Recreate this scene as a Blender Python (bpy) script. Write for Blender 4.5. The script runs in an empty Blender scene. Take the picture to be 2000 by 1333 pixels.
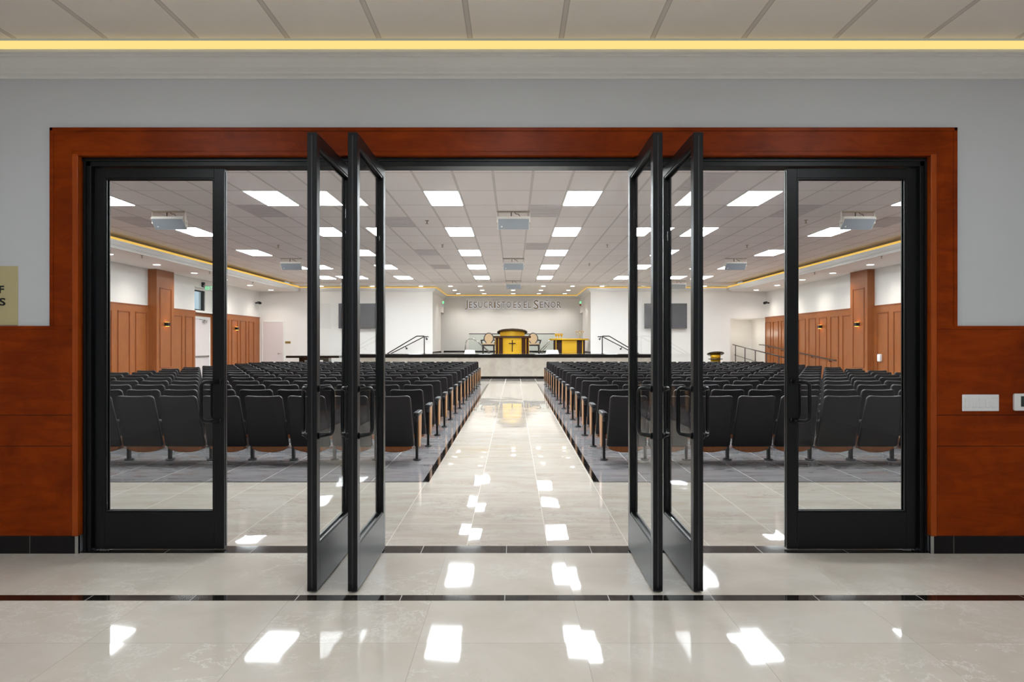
import bpy, math, random
from mathutils import Vector, Matrix
random.seed(7)
SC = bpy.context.scene
COL = SC.collection
R = math.radians

# ------------------------------------------------------------------ camera, world, exposure
F = 1400.0                      # focal length in pixels of a 2000 px wide frame
CH = 1.5                        # camera height
cam_data = bpy.data.cameras.new('camera')
cam_data.sensor_width = 36.0
cam_data.lens = 36.0 * F / 2000.0
cam_data.shift_x = -0.0015
cam_data.shift_y = 0.00275
cam_data.clip_start = 0.05
cam_data.clip_end = 200
cam = bpy.data.objects.new('camera', cam_data)
COL.objects.link(cam)
cam.location = (0, 0, CH)
cam.rotation_euler = (R(90), 0, 0)
SC.camera = cam
world = bpy.data.worlds.new('world')
world.use_nodes = True
world.node_tree.nodes['Background'].inputs[0].default_value = (0.62, 0.82, 0.95, 1)
world.node_tree.nodes['Background'].inputs[1].default_value = 0.9
SC.world = world
SC.view_settings.view_transform = 'Standard'
SC.view_settings.look = 'None'
SC.view_settings.gamma = 1.0
SC.view_settings.use_curve_mapping = False
SC.view_settings.exposure = 0.0
SC.cycles.transparent_max_bounces = 24
SC.cycles.use_denoising = True
SC.cycles.sample_clamp_indirect = 20.0
HALL_L = 45.0       # radiance of the hall's ceiling panels
DOWN_L = 12.0       # radiance of the round downlights
FOYER_FILL_L = 13.0       # radiance of the fill panels added over the foyer
COVE_L = 1.0

# ------------------------------------------------------------------ node helpers
def srgb(r, g, b):
    def c(v):
        v /= 255.0
        return v / 12.92 if v <= 0.04045 else ((v + 0.055) / 1.055) ** 2.4
    return (c(r), c(g), c(b), 1.0)

class N:
    def __init__(self, name):
        self.m = bpy.data.materials.new(name)
        self.m.use_nodes = True
        self.t = self.m.node_tree
        self.b = self.t.nodes['Principled BSDF']
        self.out = self.t.nodes['Material Output']
    def n(self, typ, **kw):
        x = self.t.nodes.new(typ)
        for k, v in kw.items():
            setattr(x, k, v)
        return x
    def l(self, a, b):
        self.t.links.new(a, b)
    def put(self, sock, v):
        if isinstance(v, (int, float)):
            sock.default_value = v
        elif isinstance(v, tuple):
            sock.default_value = v
        else:
            self.l(v, sock)
    def math(self, op, a, b=0.0, c=None):
        x = self.n('ShaderNodeMath', operation=op)
        self.put(x.inputs[0], a); self.put(x.inputs[1], b)
        if c is not None:
            self.put(x.inputs[2], c)
        return x.outputs[0]
    def mix(self, f, a, b):
        x = self.n('ShaderNodeMix', data_type='RGBA')
        self.put(x.inputs[0], f); self.put(x.inputs[6], a); self.put(x.inputs[7], b)
        return x.outputs[2]
    def ramp(self, f, lo, hi):
        x = self.n('ShaderNodeMapRange')
        x.clamp = True
        self.put(x.inputs[0], f)
        x.inputs[1].default_value = lo; x.inputs[2].default_value = hi
        return x.outputs[0]
    def noise(self, vec, scale, detail=4, rough=0.5, dist=0.0):
        x = self.n('ShaderNodeTexNoise')
        x.inputs['Scale'].default_value = scale
        x.inputs['Detail'].default_value = detail
        x.inputs['Roughness'].default_value = rough
        x.inputs['Distortion'].default_value = dist
        self.l(vec, x.inputs['Vector'])
        return x.outputs[0]
    def coord(self):
        return self.n('ShaderNodeNewGeometry').outputs['Position']
    def obj(self):
        return self.n('ShaderNodeTexCoord').outputs['Object']
    def mapping(self, vec, scale=(1, 1, 1), loc=(0, 0, 0), rot=(0, 0, 0)):
        x = self.n('ShaderNodeMapping')
        x.inputs['Scale'].default_value = scale
        x.inputs['Location'].default_value = loc
        x.inputs['Rotation'].default_value = rot
        self.l(vec, x.inputs['Vector'])
        return x.outputs[0]
    def set(self, color=None, rough=None, metal=None, ior=None, coat=None):
        if color is not None: self.put(self.b.inputs['Base Color'], color)
        if rough is not None: self.put(self.b.inputs['Roughness'], rough)
        if metal is not None: self.b.inputs['Metallic'].default_value = metal
        if ior is not None: self.b.inputs['IOR'].default_value = ior
        if coat is not None: self.b.inputs['Coat Weight'].default_value = coat
        return self
    def bump(self, h, strength=0.2, dist=0.01):
        x = self.n('ShaderNodeBump')
        x.inputs['Strength'].default_value = strength
        x.inputs['Distance'].default_value = dist
        self.l(h, x.inputs['Height'])
        self.l(x.outputs[0], self.b.inputs['Normal'])
        return self

def plain(name, color, rough=0.5, metal=0.0, vary=0.06, scale=6.0, bump=0.0, spec=0.5):
    """a painted / moulded surface with a slight procedural mottling"""
    m = N(name)
    p = m.obj()
    f = m.noise(p, scale, 5, 0.6)
    dark = tuple(c * (1 - vary) for c in color[:3]) + (1,)
    lite = tuple(min(1, c * (1 + vary)) for c in color[:3]) + (1,)
    m.set(m.mix(f, dark, lite), rough, metal)
    m.b.inputs['Specular IOR Level'].default_value = spec
    if bump:
        m.bump(m.noise(p, scale * 30, 3), bump, 0.002)
    return m.m

def emitter(name, color, strength):
    m = N(name)
    e = m.n('ShaderNodeEmission')
    e.inputs[0].default_value = color
    e.inputs[1].default_value = strength
    m.l(e.outputs[0], m.out.inputs['Surface'])
    return m.m

def tile_mat(name, base, vein, vein2, grout, px, py, ox, oy, gw=0.004, rough=0.05, vscale=1.0, stretch=(1, 1, 1),
             vein_amt=0.5, tilt=0.004, gax=True, gay=True, spec=0.5):
    m = N(name)
    p = m.coord()
    s = m.n('ShaderNodeSeparateXYZ'); m.l(p, s.inputs[0])
    u = m.math('DIVIDE', m.math('SUBTRACT', s.outputs[0], ox), px)
    v = m.math('DIVIDE', m.math('SUBTRACT', s.outputs[1], oy), py)
    fu = m.math('FRACT', m.math('ADD', u, 1000.0)); fv = m.math('FRACT', m.math('ADD', v, 1000.0))
    du = m.math('MULTIPLY', m.math('MINIMUM', fu, m.math('SUBTRACT', 1.0, fu)), px)
    dv = m.math('MULTIPLY', m.math('MINIMUM', fv, m.math('SUBTRACT', 1.0, fv)), py)
    d = du if not gay else (dv if not gax else m.math('MINIMUM', du, dv))
    g = m.math('LESS_THAN', d, gw / 2)
    iu = m.math('FLOOR', u); iv = m.math('FLOOR', v)
    cv = m.n('ShaderNodeCombineXYZ'); m.l(iu, cv.inputs[0]); m.l(iv, cv.inputs[1])
    wn = m.n('ShaderNodeTexWhiteNoise', noise_dimensions='3D'); m.l(cv.outputs[0], wn.inputs['Vector'])
    # every tile cut from its own place of the stone
    off = m.n('ShaderNodeVectorMath', operation='MULTIPLY_ADD')
    m.l(wn.outputs['Color'], off.inputs[0]); off.inputs[1].default_value = (37, 41, 29); m.l(p, off.inputs[2])
    q = m.mapping(off.outputs[0], stretch)
    cloud = m.noise(q, 1.6 * vscale, 6, 0.6, 0.6)
    c = m.mix(m.ramp(cloud, 0.38, 0.66), base, vein2)
    w = m.noise(q, 2.6 * vscale, 10, 0.72, 0.35)
    w = m.math('ABSOLUTE', m.math('SUBTRACT', w, 0.5))
    w = m.ramp(w, 0.016, 0.0)
    msk = m.ramp(m.noise(q, 0.9 * vscale, 3), 0.45, 0.62)
    c = m.mix(m.math('MULTIPLY', m.math('MULTIPLY', w, msk), vein_amt), c, vein)
    tone = m.math('MULTIPLY_ADD', wn.outputs['Value'], 0.06, 0.97)
    hv = m.n('ShaderNodeHueSaturation'); m.l(tone, hv.inputs['Value']); m.l(c, hv.inputs['Color'])
    c = m.mix(g, hv.outputs[0], grout)
    m.set(c, m.math('MULTIPLY_ADD', g, 0.4, rough))
    m.b.inputs['Specular IOR Level'].default_value = spec
    # each tile lies a hair out of level, and is polished a little wavy
    geo = m.n('ShaderNodeNewGeometry')
    jit = m.n('ShaderNodeVectorMath', operation='MULTIPLY_ADD')
    m.l(wn.outputs['Color'], jit.inputs[0]); jit.inputs[1].default_value = (tilt, tilt, 0)
    jit.inputs[2].default_value = (-tilt / 2, -tilt / 2, 0)
    wv = m.n('ShaderNodeTexNoise'); wv.inputs['Scale'].default_value = 2.5; wv.inputs['Detail'].default_value = 1.5
    m.l(p, wv.inputs['Vector'])
    wj = m.n('ShaderNodeVectorMath', operation='MULTIPLY_ADD')
    m.l(wv.outputs['Color'], wj.inputs[0]); wj.inputs[1].default_value = (tilt * 2.0, tilt * 2.0, 0)
    wj.inputs[2].default_value = (-tilt, -tilt, 0)
    a = m.n('ShaderNodeVectorMath', operation='ADD'); m.l(jit.outputs[0], a.inputs[0]); m.l(wj.outputs[0], a.inputs[1])
    b = m.n('ShaderNodeVectorMath', operation='ADD'); m.l(a.outputs[0], b.inputs[0]); m.l(geo.outputs['Normal'], b.inputs[1])
    nn = m.n('ShaderNodeVectorMath', operation='NORMALIZE'); m.l(b.outputs[0], nn.inputs[0])
    m.l(nn.outputs[0], m.b.inputs['Normal'])
    return m.m

def wood_mat(name, c1, c2, c3, stretch=(9, 9, 0.8), rough=0.3, flame=0.5, spec=0.3):
    m = N(name)
    p = m.coord()
    q = m.mapping(p, stretch)
    grain = m.noise(q, 2.0, 8, 0.65, 1.2)
    fine = m.noise(m.mapping(p, tuple(s * 6 for s in stretch)), 4.0, 4, 0.6)
    blot = m.noise(p, 2.6, 4, 0.6, 0.8)
    c = m.mix(m.ramp(grain, 0.3, 0.72), c1, c2)
    c = m.mix(m.math('MULTIPLY', m.ramp(blot, 0.4, 0.75), flame), c, c3)
    c = m.mix(m.math('MULTIPLY', m.ramp(fine, 0.5, 0.8), 0.2), c, c1)
    m.set(c, rough)
    m.b.inputs['Specular IOR Level'].default_value = spec
    return m.m

# ------------------------------------------------------------------ materials
M = {}
M['wall'] = plain('ivory_paint', srgb(234, 231, 227), 0.6, vary=0.02, scale=1.5, bump=0.05)
M['foyer_wall'] = plain('foyer_paint', srgb(208, 210, 214), 0.55, vary=0.03, scale=1.2, bump=0.1)
M['white'] = plain('white_paint', srgb(236, 235, 232), 0.45, vary=0.015)
M['door_white'] = plain('door_paint', srgb(222, 212, 212), 0.45, vary=0.015)
M['soffit'] = plain('soffit_paint', srgb(246, 241, 236), 0.7, vary=0.01)
M['black_metal'] = plain('black_anodised', srgb(15, 16, 19), 0.34, 0.0, vary=0.05, spec=0.3)
M['rail_black'] = plain('black_rail', srgb(42, 38, 37), 0.35, 0.3, vary=0.05)
M['steel'] = plain('steel', srgb(190, 190, 188), 0.25, 1.0, vary=0.04)
M['seat_plastic'] = plain('seat_back_plastic', srgb(30, 27, 28), 0.40, vary=0.06, scale=3, spec=0.35)
M['seat_metal'] = plain('seat_metal', srgb(22, 21, 23), 0.28, 0.2)
M['cap'] = plain('armrest_cap', srgb(38, 38, 42), 0.3, vary=0.05)
M['cushion'] = plain('cushion_fabric', srgb(38, 36, 40), 0.8, vary=0.1, scale=20)
M['seat_wood'] = wood_mat('seat_wood', srgb(128, 74, 38), srgb(158, 96, 52), srgb(112, 62, 30), (14, 14, 2), 0.35, 0.3)
M['end_wood'] = wood_mat('end_panel_wood', srgb(160, 112, 68), srgb(180, 130, 84), srgb(148, 100, 58), (16, 16, 1.5), 0.35, 0.3)
M['foyer_wood'] = wood_mat('cherry_wood', srgb(122, 42, 3), srgb(156, 62, 6), srgb(88, 24, 2), (1.2, 3, 5), 0.34, 0.65, 0.12)
M['foyer_wood_v'] = wood_mat('cherry_wood_upright', srgb(150, 60, 8), srgb(178, 80, 14), srgb(116, 40, 5), (14, 14, 0.7), 0.32, 0.4)
M['hall_wood'] = wood_mat('hall_panel_wood', srgb(142, 80, 34), srgb(168, 99, 43), srgb(132, 72, 28), (10, 10, 0.7), 0.35, 0.5)
M['hall_mould'] = wood_mat('hall_moulding_wood', srgb(136, 68, 24), srgb(154, 82, 32), srgb(122, 58, 20), (10, 10, 0.7), 0.3, 0.4)
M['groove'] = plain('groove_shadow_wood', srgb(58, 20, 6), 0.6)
M['black_tile'] = tile_mat('black_tile', srgb(26, 23, 22), srgb(70, 60, 55), srgb(34, 29, 27), srgb(120, 112, 104), 0.613, 99, -0.052, -40,
                           gw=0.006, rough=0.05, gay=False, vein_amt=0.3)
M['black_line'] = tile_mat('black_border', srgb(24, 20, 19), srgb(60, 50, 45), srgb(32, 26, 24), srgb(105, 96, 88), 99, 0.6, -50, 7.8,
                           gw=0.006, rough=0.05, gax=False, vein_amt=0.3)
M['base_tile'] = tile_mat('black_base_tile', srgb(24, 22, 23), srgb(40, 38, 38), srgb(28, 26, 26), srgb(110, 108, 106), 0.6, 99, -3.455, -40,
                          gw=0.004, rough=0.25, gay=False, vein_amt=0.2, tilt=0.0, spec=0.2)
M['foyer_tile'] = tile_mat('foyer_marble', srgb(217, 209, 199), srgb(242, 240, 234), srgb(206, 196, 184), srgb(150, 138, 124), 0.833, 0.857, -0.48, 3.59,
                           gw=0.003, rough=0.035, vscale=1.1, vein_amt=0.75, tilt=0.005)
M['foyer_tile_b'] = tile_mat('foyer_marble_band', srgb(217, 209, 199), srgb(242, 240, 234), srgb(206, 196, 184), srgb(158, 146, 130), 0.833, 9, -0.48, 1.0,
                             gw=0.003, rough=0.035, vscale=1.1, vein_amt=0.75, tilt=0.005)
M['hall_tile'] = tile_mat('hall_marble', srgb(205, 198, 189), srgb(146, 130, 115), srgb(195, 183, 170), srgb(206, 197, 184), 0.60, 1.2, -0.947, 5.966,
                          gw=0.0035, rough=0.02, vscale=1.4, stretch=(0.8, 2.2, 1), vein_amt=0.7, tilt=0.006)
M['grey_tile'] = tile_mat('grey_slate_tile', srgb(150, 147, 148), srgb(190, 188, 190), srgb(126, 124, 127), srgb(196, 193, 190), 0.60, 1.2, -0.947, 7.8,
                          gw=0.005, rough=0.09, vscale=1.6, stretch=(0.7, 3.0, 1), vein_amt=0.5, tilt=0.004)
M['front_tile'] = tile_mat('front_stone_tile', srgb(158, 152, 144), srgb(190, 186, 178), srgb(140, 134, 128), srgb(206, 202, 196), 0.62, 1.2, -0.947, 26.9,
                           gw=0.012, rough=0.06, vscale=1.6, stretch=(0.7, 2.0, 1), vein_amt=0.5, tilt=0.004)
M['stage_marble'] = tile_mat('stage_marble', srgb(172, 162, 150), srgb(140, 122, 106), srgb(188, 180, 168), srgb(158, 150, 140), 1.6, 99, 0.8, -40,
                             gw=0.003, rough=0.12, vscale=0.9, vein_amt=0.5, tilt=0.0, gay=False)
M['stage_black'] = plain('black_granite', srgb(24, 19, 17), 0.08, vary=0.3, scale=40)

def ceiling_mat(name, tile, bar, px, py, ox, oy, gw, scored=False):
    m = N(name)
    p = m.coord()
    s = m.n('ShaderNodeSeparateXYZ'); m.l(p, s.inputs[0])
    u = m.math('DIVIDE', m.math('SUBTRACT', s.outputs[0], ox), px)
    v = m.math('DIVIDE', m.math('SUBTRACT', s.outputs[1], oy), py)
    fu = m.math('FRACT', m.math('ADD', u, 1000.0)); fv = m.math('FRACT', m.math('ADD', v, 1000.0))
    du = m.math('MULTIPLY', m.math('MINIMUM', fu, m.math('SUBTRACT', 1.0, fu)), px)
    dv = m.math('MULTIPLY', m.math('MINIMUM', fv, m.math('SUBTRACT', 1.0, fv)), py)
    d = m.math('MINIMUM', du, dv)
    bar_f = m.math('LESS_THAN', d, gw / 2)
    edge = m.math('LESS_THAN', d, gw / 2 + 0.007)
    cv = m.n('ShaderNodeCombineXYZ'); m.l(m.math('FLOOR', u), cv.inputs[0]); m.l(m.math('FLOOR', v), cv.inputs[1])
    wn = m.n('ShaderNodeTexWhiteNoise', noise_dimensions='3D'); m.l(cv.outputs[0], wn.inputs['Vector'])
    n1 = m.noise(p, 60, 4, 0.7)
    c = m.mix(m.math('ADD', m.math('MULTIPLY', n1, 0.5), m.math('MULTIPLY', wn.outputs['Value'], 0.5)),
              tuple(k * 0.93 for k in tile[:3]) + (1,), tuple(min(1, k * 1.05) for k in tile[:3]) + (1,))
    c = m.mix(edge, c, tuple(k * 0.6 for k in tile[:3]) + (1,))
    c = m.mix(bar_f, c, bar)
    m.set(c, 0.8)
    return m.m
M['ceiling'] = ceiling_mat('acoustic_tile', srgb(240, 232, 228), srgb(212, 204, 198), 0.66, 1.367, -1.0, 13.085, 0.026)
M['foyer_ceiling'] = ceiling_mat('foyer_acoustic_tile', srgb(244, 236, 228), srgb(216, 206, 198), 0.63, 60, -0.300, -30, 0.024)
M['vent'] = plain('vent_grille', srgb(212, 204, 202), 0.6, vary=0.15, scale=60)

def gold_mat():
    m = N('brushed_gold')
    p = m.obj()
    f = m.noise(m.mapping(p, (3, 3, 40)), 3, 5, 0.6)
    m.set(m.mix(f, srgb(206, 158, 30), srgb(232, 186, 52)), 0.32, 0.55)
    return m.m
M['gold'] = gold_mat()
M['pale_gold'] = plain('pale_gold', srgb(214, 180, 120), 0.3, 0.7)
M['dark_wood'] = wood_mat('espresso_wood', srgb(44, 24, 16), srgb(62, 36, 24), srgb(34, 18, 12), (10, 10, 1), 0.25, 0.4)
M['dark_top'] = plain('dark_polished_top', srgb(62, 44, 34), 0.16, vary=0.2, scale=10)
M['beige_fabric'] = plain('beige_upholstery', srgb(206, 178, 142), 0.8, vary=0.06, scale=30)
M['chair_frame'] = plain('dark_carved_frame', srgb(34, 26, 24), 0.35, vary=0.1)
M['screen'] = plain('screen_off', srgb(38, 40, 52), 0.2, vary=0.02)
M['screen_edge'] = plain('screen_bezel', srgb(16, 16, 18), 0.4)
M['speaker_body'] = plain('white_cabinet', srgb(226, 220, 212), 0.45, vary=0.02)
M['grille'] = plain('grey_grille', srgb(150, 156, 162), 0.5, 0.2, vary=0.08, scale=80)
M['bracket'] = plain('bracket_metal', srgb(176, 168, 150), 0.4, 0.3)
M['brass'] = plain('brass_plate', srgb(172, 150, 96), 0.4, 0.4, vary=0.04)
M['plate'] = plain('sign_plate', srgb(196, 184, 140), 0.4, 0.1, vary=0.03, scale=2)
M['ink'] = plain('black_lettering', srgb(18, 18, 20), 0.5)
M['red'] = plain('red_enamel', srgb(170, 22, 20), 0.3)
M['switch'] = plain('switch_plastic', srgb(238, 238, 240), 0.35, vary=0.01)
M['lcd'] = plain('lcd', srgb(48, 60, 56), 0.3)
M['letter_face'] = plain('letter_gold_face', srgb(146, 126, 90), 0.4, 0.1, vary=0.05)
M['panel_light'] = emitter('panel_light', (0.90, 0.97, 1.0, 1), HALL_L)
M['foyer_fill'] = emitter('foyer_fill_panel', (0.90, 0.97, 1.0, 1), FOYER_FILL_L)
M['down_light'] = emitter('down_light', (1.0, 0.95, 0.88, 1), DOWN_L)
M['cove'] = emitter('cove_led', srgb(255, 205, 98), COVE_L)
M['cove_foyer'] = emitter('cove_led_foyer', srgb(255, 226, 140), COVE_L)
M['sconce_glow'] = emitter('sconce_glow', (1.0, 0.42, 0.08, 1), 14.0)
M['halo'] = emitter('letter_halo', (0.86, 0.90, 1.0, 1), 0.98)
M['exit_glow'] = emitter('exit_green', (0.22, 0.95, 0.40, 1), 1.3)

def glass_mat(name, tint):
    m = N(name)
    m.t.nodes.remove(m.b)
    geo = m.n('ShaderNodeNewGeometry')
    dt = m.n('ShaderNodeVectorMath', operation='DOT_PRODUCT')
    m.l(geo.outputs['Incoming'], dt.inputs[0]); m.l(geo.outputs['Normal'], dt.inputs[1])
    c1 = m.math('SUBTRACT', 1.0, m.math('ABSOLUTE', dt.outputs['Value']))
    fac = m.math('MULTIPLY_ADD', m.math('POWER', c1, 5.0), 0.18, 0.022)
    tr = m.n('ShaderNodeBsdfTransparent'); tr.inputs[0].default_value = tint
    gl = m.n('ShaderNodeBsdfGlossy'); gl.inputs['Roughness'].default_value = 0.0
    ns = m.noise(m.coord(), 0.7, 1)
    bp = m.n('ShaderNodeBump'); bp.inputs['Strength'].default_value = 0.05; bp.inputs['Distance'].default_value = 0.01
    m.l(ns, bp.inputs['Height']); m.l(bp.outputs[0], gl.inputs['Normal'])
    mx = m.n('ShaderNodeMixShader')
    m.l(fac, mx.inputs[0]); m.l(tr.outputs[0], mx.inputs[1]); m.l(gl.outputs[0], mx.inputs[2])
    m.l(mx.outputs[0], m.out.inputs['Surface'])
    return m.m
M['glass'] = glass_mat('door_glass', (0.965, 0.97, 0.965, 1))
M['stage_glass'] = glass_mat('green_edge_glass', (0.93, 0.965, 0.945, 1))

# ------------------------------------------------------------------ mesh builder
class MB:
    def __init__(self):
        self.v = []; self.f = []; self.mi = []; self.mats = []; self.sm = []
    def slot(self, mat):
        if mat not in self.mats: self.mats.append(mat)
        return self.mats.index(mat)
    def add(self, vs, fs, mat=None, smooth=False, xf=None):
        o = len(self.v)
        if xf is not None: vs = [xf @ Vector(p) for p in vs]
        self.v += [tuple(p) for p in vs]
        k = self.slot(mat) if mat else 0
        for f in fs:
            self.f.append(tuple(i + o for i in f)); self.mi.append(k); self.sm.append(smooth)
        return self
    def box(self, x0, x1, y0, y1, z0, z1, mat=None, xf=None, bev=0.0):
        if x0 > x1: x0, x1 = x1, x0
        if y0 > y1: y0, y1 = y1, y0
        if z0 > z1: z0, z1 = z1, z0
        if bev > 0:
            b = min(bev, (x1 - x0) / 2.01, (y1 - y0) / 2.01, (z1 - z0) / 2.01)
            vs = []; idx = {}
            for sx in (0, 1):
                for sy in (0, 1):
                    for sz in (0, 1):
                        X = (x0, x1)[sx]; Y = (y0, y1)[sy]; Z = (z0, z1)[sz]
                        ix = X + (b if sx == 0 else -b); iy = Y + (b if sy == 0 else -b); iz = Z + (b if sz == 0 else -b)
                        idx[(sx, sy, sz, 0)] = len(vs); vs.append((X, iy, iz))
                        idx[(sx, sy, sz, 1)] = len(vs); vs.append((ix, Y, iz))
                        idx[(sx, sy, sz, 2)] = len(vs); vs.append((ix, iy, Z))
            fs = []
            for s in (0, 1):
                q = [idx[(s, 0, 0, 0)], idx[(s, 1, 0, 0)], idx[(s, 1, 1, 0)], idx[(s, 0, 1, 0)]]
                fs.append(q if s else q[::-1])
                q = [idx[(0, s, 0, 1)], idx[(1, s, 0, 1)], idx[(1, s, 1, 1)], idx[(0, s, 1, 1)]]
                fs.append(q[::-1] if s else q)
                q = [idx[(0, 0, s, 2)], idx[(1, 0, s, 2)], idx[(1, 1, s, 2)], idx[(0, 1, s, 2)]]
                fs.append(q if s else q[::-1])
            for a in (0, 1):
                for c in (0, 1):
                    q = [idx[(a, c, 0, 0)], idx[(a, c, 0, 1)], idx[(a, c, 1, 1)], idx[(a, c, 1, 0)]]
                    fs.append(q if a != c else q[::-1])
                    q = [idx[(a, 0, c, 0)], idx[(a, 0, c, 2)], idx[(a, 1, c, 2)], idx[(a, 1, c, 0)]]
                    fs.append(q[::-1] if a != c else q)
                    q = [idx[(0, a, c, 1)], idx[(0, a, c, 2)], idx[(1, a, c, 2)], idx[(1, a, c, 1)]]
                    fs.append(q if a != c else q[::-1])
            for k in [(a, c, e) for a in (0, 1) for c in (0, 1) for e in (0, 1)]:
                q = [idx[k + (0,)], idx[k + (1,)], idx[k + (2,)]]
                fs.append(q if sum(k) % 2 else q[::-1])
            return self.add(vs, fs, mat, False, xf)
        vs = [(x0, y0, z0), (x1, y0, z0), (x1, y1, z0), (x0, y1, z0), (x0, y0, z1), (x1, y0, z1), (x1, y1, z1), (x0, y1, z1)]
        fs = [(0, 3, 2, 1), (4, 5, 6, 7), (0, 1, 5, 4), (1, 2, 6, 5), (2, 3, 7, 6), (3, 0, 4, 7)]
        return self.add(vs, fs, mat, False, xf)
    def quad(self, a, b, c, d, mat=None):
        return self.add([a, b, c, d], [(0, 1, 2, 3)], mat)
    def tube(self, pts, r, mat=None, n=8, smooth=True, xf=None, radii=None):
        pts = [Vector(p) for p in pts]
        vs = []; fs = []
        prev = None
        for i, p in enumerate(pts):
            if i == 0: t = pts[1] - pts[0]
            elif i == len(pts) - 1: t = pts[-1] - pts[-2]
            else: t = (pts[i + 1] - p).normalized() + (p - pts[i - 1]).normalized()
            t.normalize()
            if prev is None:
                a = Vector((0, 0, 1)) if abs(t.z) < 0.9 else Vector((1, 0, 0))
                u = t.cross(a).normalized()
            else:
                u = (prev - t * prev.dot(t)).normalized()
            prev = u
            w = t.cross(u)
            rr = radii[i] if radii else r
            for k in range(n):
                an = 2 * math.pi * k / n
                vs.append(p + u * (math.cos(an) * rr) + w * (math.sin(an) * rr))
        for i in range(len(pts) - 1):
            for k in range(n):
                a = i * n + k; b = i * n + (k + 1) % n
                fs.append((a, b, b + n, a + n))
        fs.append(tuple(range(n))[::-1]); fs.append(tuple(range((len(pts) - 1) * n, len(pts) * n)))
        return self.add(vs, fs, mat, smooth, xf)
    def lathe(self, prof, mat=None, n=24, xf=None, smooth=True, sx=1.0, sy=1.0):
        vs = []; fs = []
        for (r, z) in prof:
            for k in range(n):
                an = 2 * math.pi * k / n
                vs.append((r * math.cos(an) * sx, r * math.sin(an) * sy, z))
        for i in range(len(prof) - 1):
            for k in range(n):
                a = i * n + k; b = i * n + (k + 1) % n
                fs.append((a, b, b + n, a + n))
        fs.append(tuple(range(n))[::-1]); fs.append(tuple(range((len(prof) - 1) * n, len(prof) * n)))
        return self.add(vs, fs, mat, smooth, xf)
    def slab(self, outline, t0, t1, bev, fn, mat=None, mat_front=None, smooth=False):
        """outline: 2-D points; fn(u, v, w) -> 3-D; rounded edges of size bev"""
        cx = sum(p[0] for p in outline) / len(outline); cy = sum(p[1] for p in outline) / len(outline)
        n = len(outline)
        def inset(d):
            out = []
            for i in range(n):
                p0 = outline[i - 1]; p1 = outline[i]; p2 = outline[(i + 1) % n]
                e1 = Vector((p1[0] - p0[0], p1[1] - p0[1])).normalized(); e2 = Vector((p2[0] - p1[0], p2[1] - p1[1])).normalized()
                nn = Vector((-(e1.y + e2.y), e1.x + e2.x))
                if nn.length < 1e-6: nn = Vector((-e1.y, e1.x))
                nn.normalize()
                out.append((p1[0] + nn.x * d, p1[1] + nn.y * d))
            return out
        rings = [(inset(bev), t0), (inset(bev * 0.3), t0 + bev * 0.3), (outline, t0 + bev), (outline, t1 - bev), (inset(bev * 0.3), t1 - bev * 0.3), (inset(bev), t1)]
        vs = []
        for ol, w in rings:
            vs += [fn(p[0], p[1], w) for p in ol]
        fs = []
        for i in range(len(rings) - 1):
            for k in range(n):
                a = i * n + k; b = i * n + (k + 1) % n
                fs.append((a, b, b + n, a + n))
        self.add(vs, fs, mat, True)
        self.add([fn(p[0], p[1], t0) for p in rings[0][0]], [tuple(range(n))[::-1]], mat, False)
        self.add([fn(p[0], p[1], t1) for p in rings[-1][0]], [tuple(range(n))], mat_front or mat, False)
        return self
    def mesh(self, name):
        me = bpy.data.meshes.new(name)
        me.from_pydata(self.v, [], self.f)
        for m in self.mats: me.materials.append(m)
        me.polygons.foreach_set('material_index', self.mi)
        me.polygons.foreach_set('use_smooth', self.sm)
        me.update()
        return me
    def build(self, name, parent=None, mat=None, loc=None, label=None):
        if mat and not self.mats: self.mats.append(mat)
        o = bpy.data.objects.new(name, self.mesh(name))
        COL.objects.link(o)
        if parent: o.parent = parent
        if loc: o.location = loc
        if label: o['label'] = label
        return o

def tag(o, label, cat, group=None, kind=None):
    o['label'] = label; o['category'] = cat
    if group: o['group'] = group
    if kind: o['kind'] = kind
    return o
def thing(name, label, cat, loc=(0, 0, 0), rz=0.0, group=None, kind=None):
    o = bpy.data.objects.new(name, None)
    o.empty_display_size = 0.1
    COL.objects.link(o); o.location = loc; o.rotation_euler = (0, 0, rz)
    return tag(o, label, cat, group, kind)
def struct(name, mb, label, cat, mat=None):
    return tag(mb.build(name, mat=mat), label, cat, kind='structure')
def dup(root, loc=None, label=None, rz=None):
    r = root.copy(); COL.objects.link(r)
    if loc is not None: r.location = loc
    if rz is not None: r.rotation_euler = (0, 0, rz)
    if label: r['label'] = label
    for ch in root.children:
        c = ch.copy(); COL.objects.link(c); c.parent = r
        for g in ch.children:
            d = g.copy(); COL.objects.link(d); d.parent = c
    return r
def rrect(x0, x1, y0, y1, r, n=4):
    """counter-clockwise rounded rectangle"""
    rs = r if isinstance(r, (tuple, list)) else (r, r, r, r)   # bl, br, tr, tl
    pts = []
    for (cx, cy, a0, rr) in ((x0 + rs[0], y0 + rs[0], 180, rs[0]), (x1 - rs[1], y0 + rs[1], 270, rs[1]),
                             (x1 - rs[2], y1 - rs[2], 0, rs[2]), (x0 + rs[3], y1 - rs[3], 90, rs[3])):
        for k in range(n + 1):
            a = R(a0 + 90.0 * k / n)
            pts.append((cx + rr * math.cos(a), cy + rr * math.sin(a)))
    return pts
ORD = ['first', 'second', 'third', 'fourth', 'fifth', 'sixth', 'seventh', 'eighth', 'ninth', 'tenth', 'eleventh', 'twelfth',
       'thirteenth', 'fourteenth', 'fifteenth', 'sixteenth']

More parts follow.
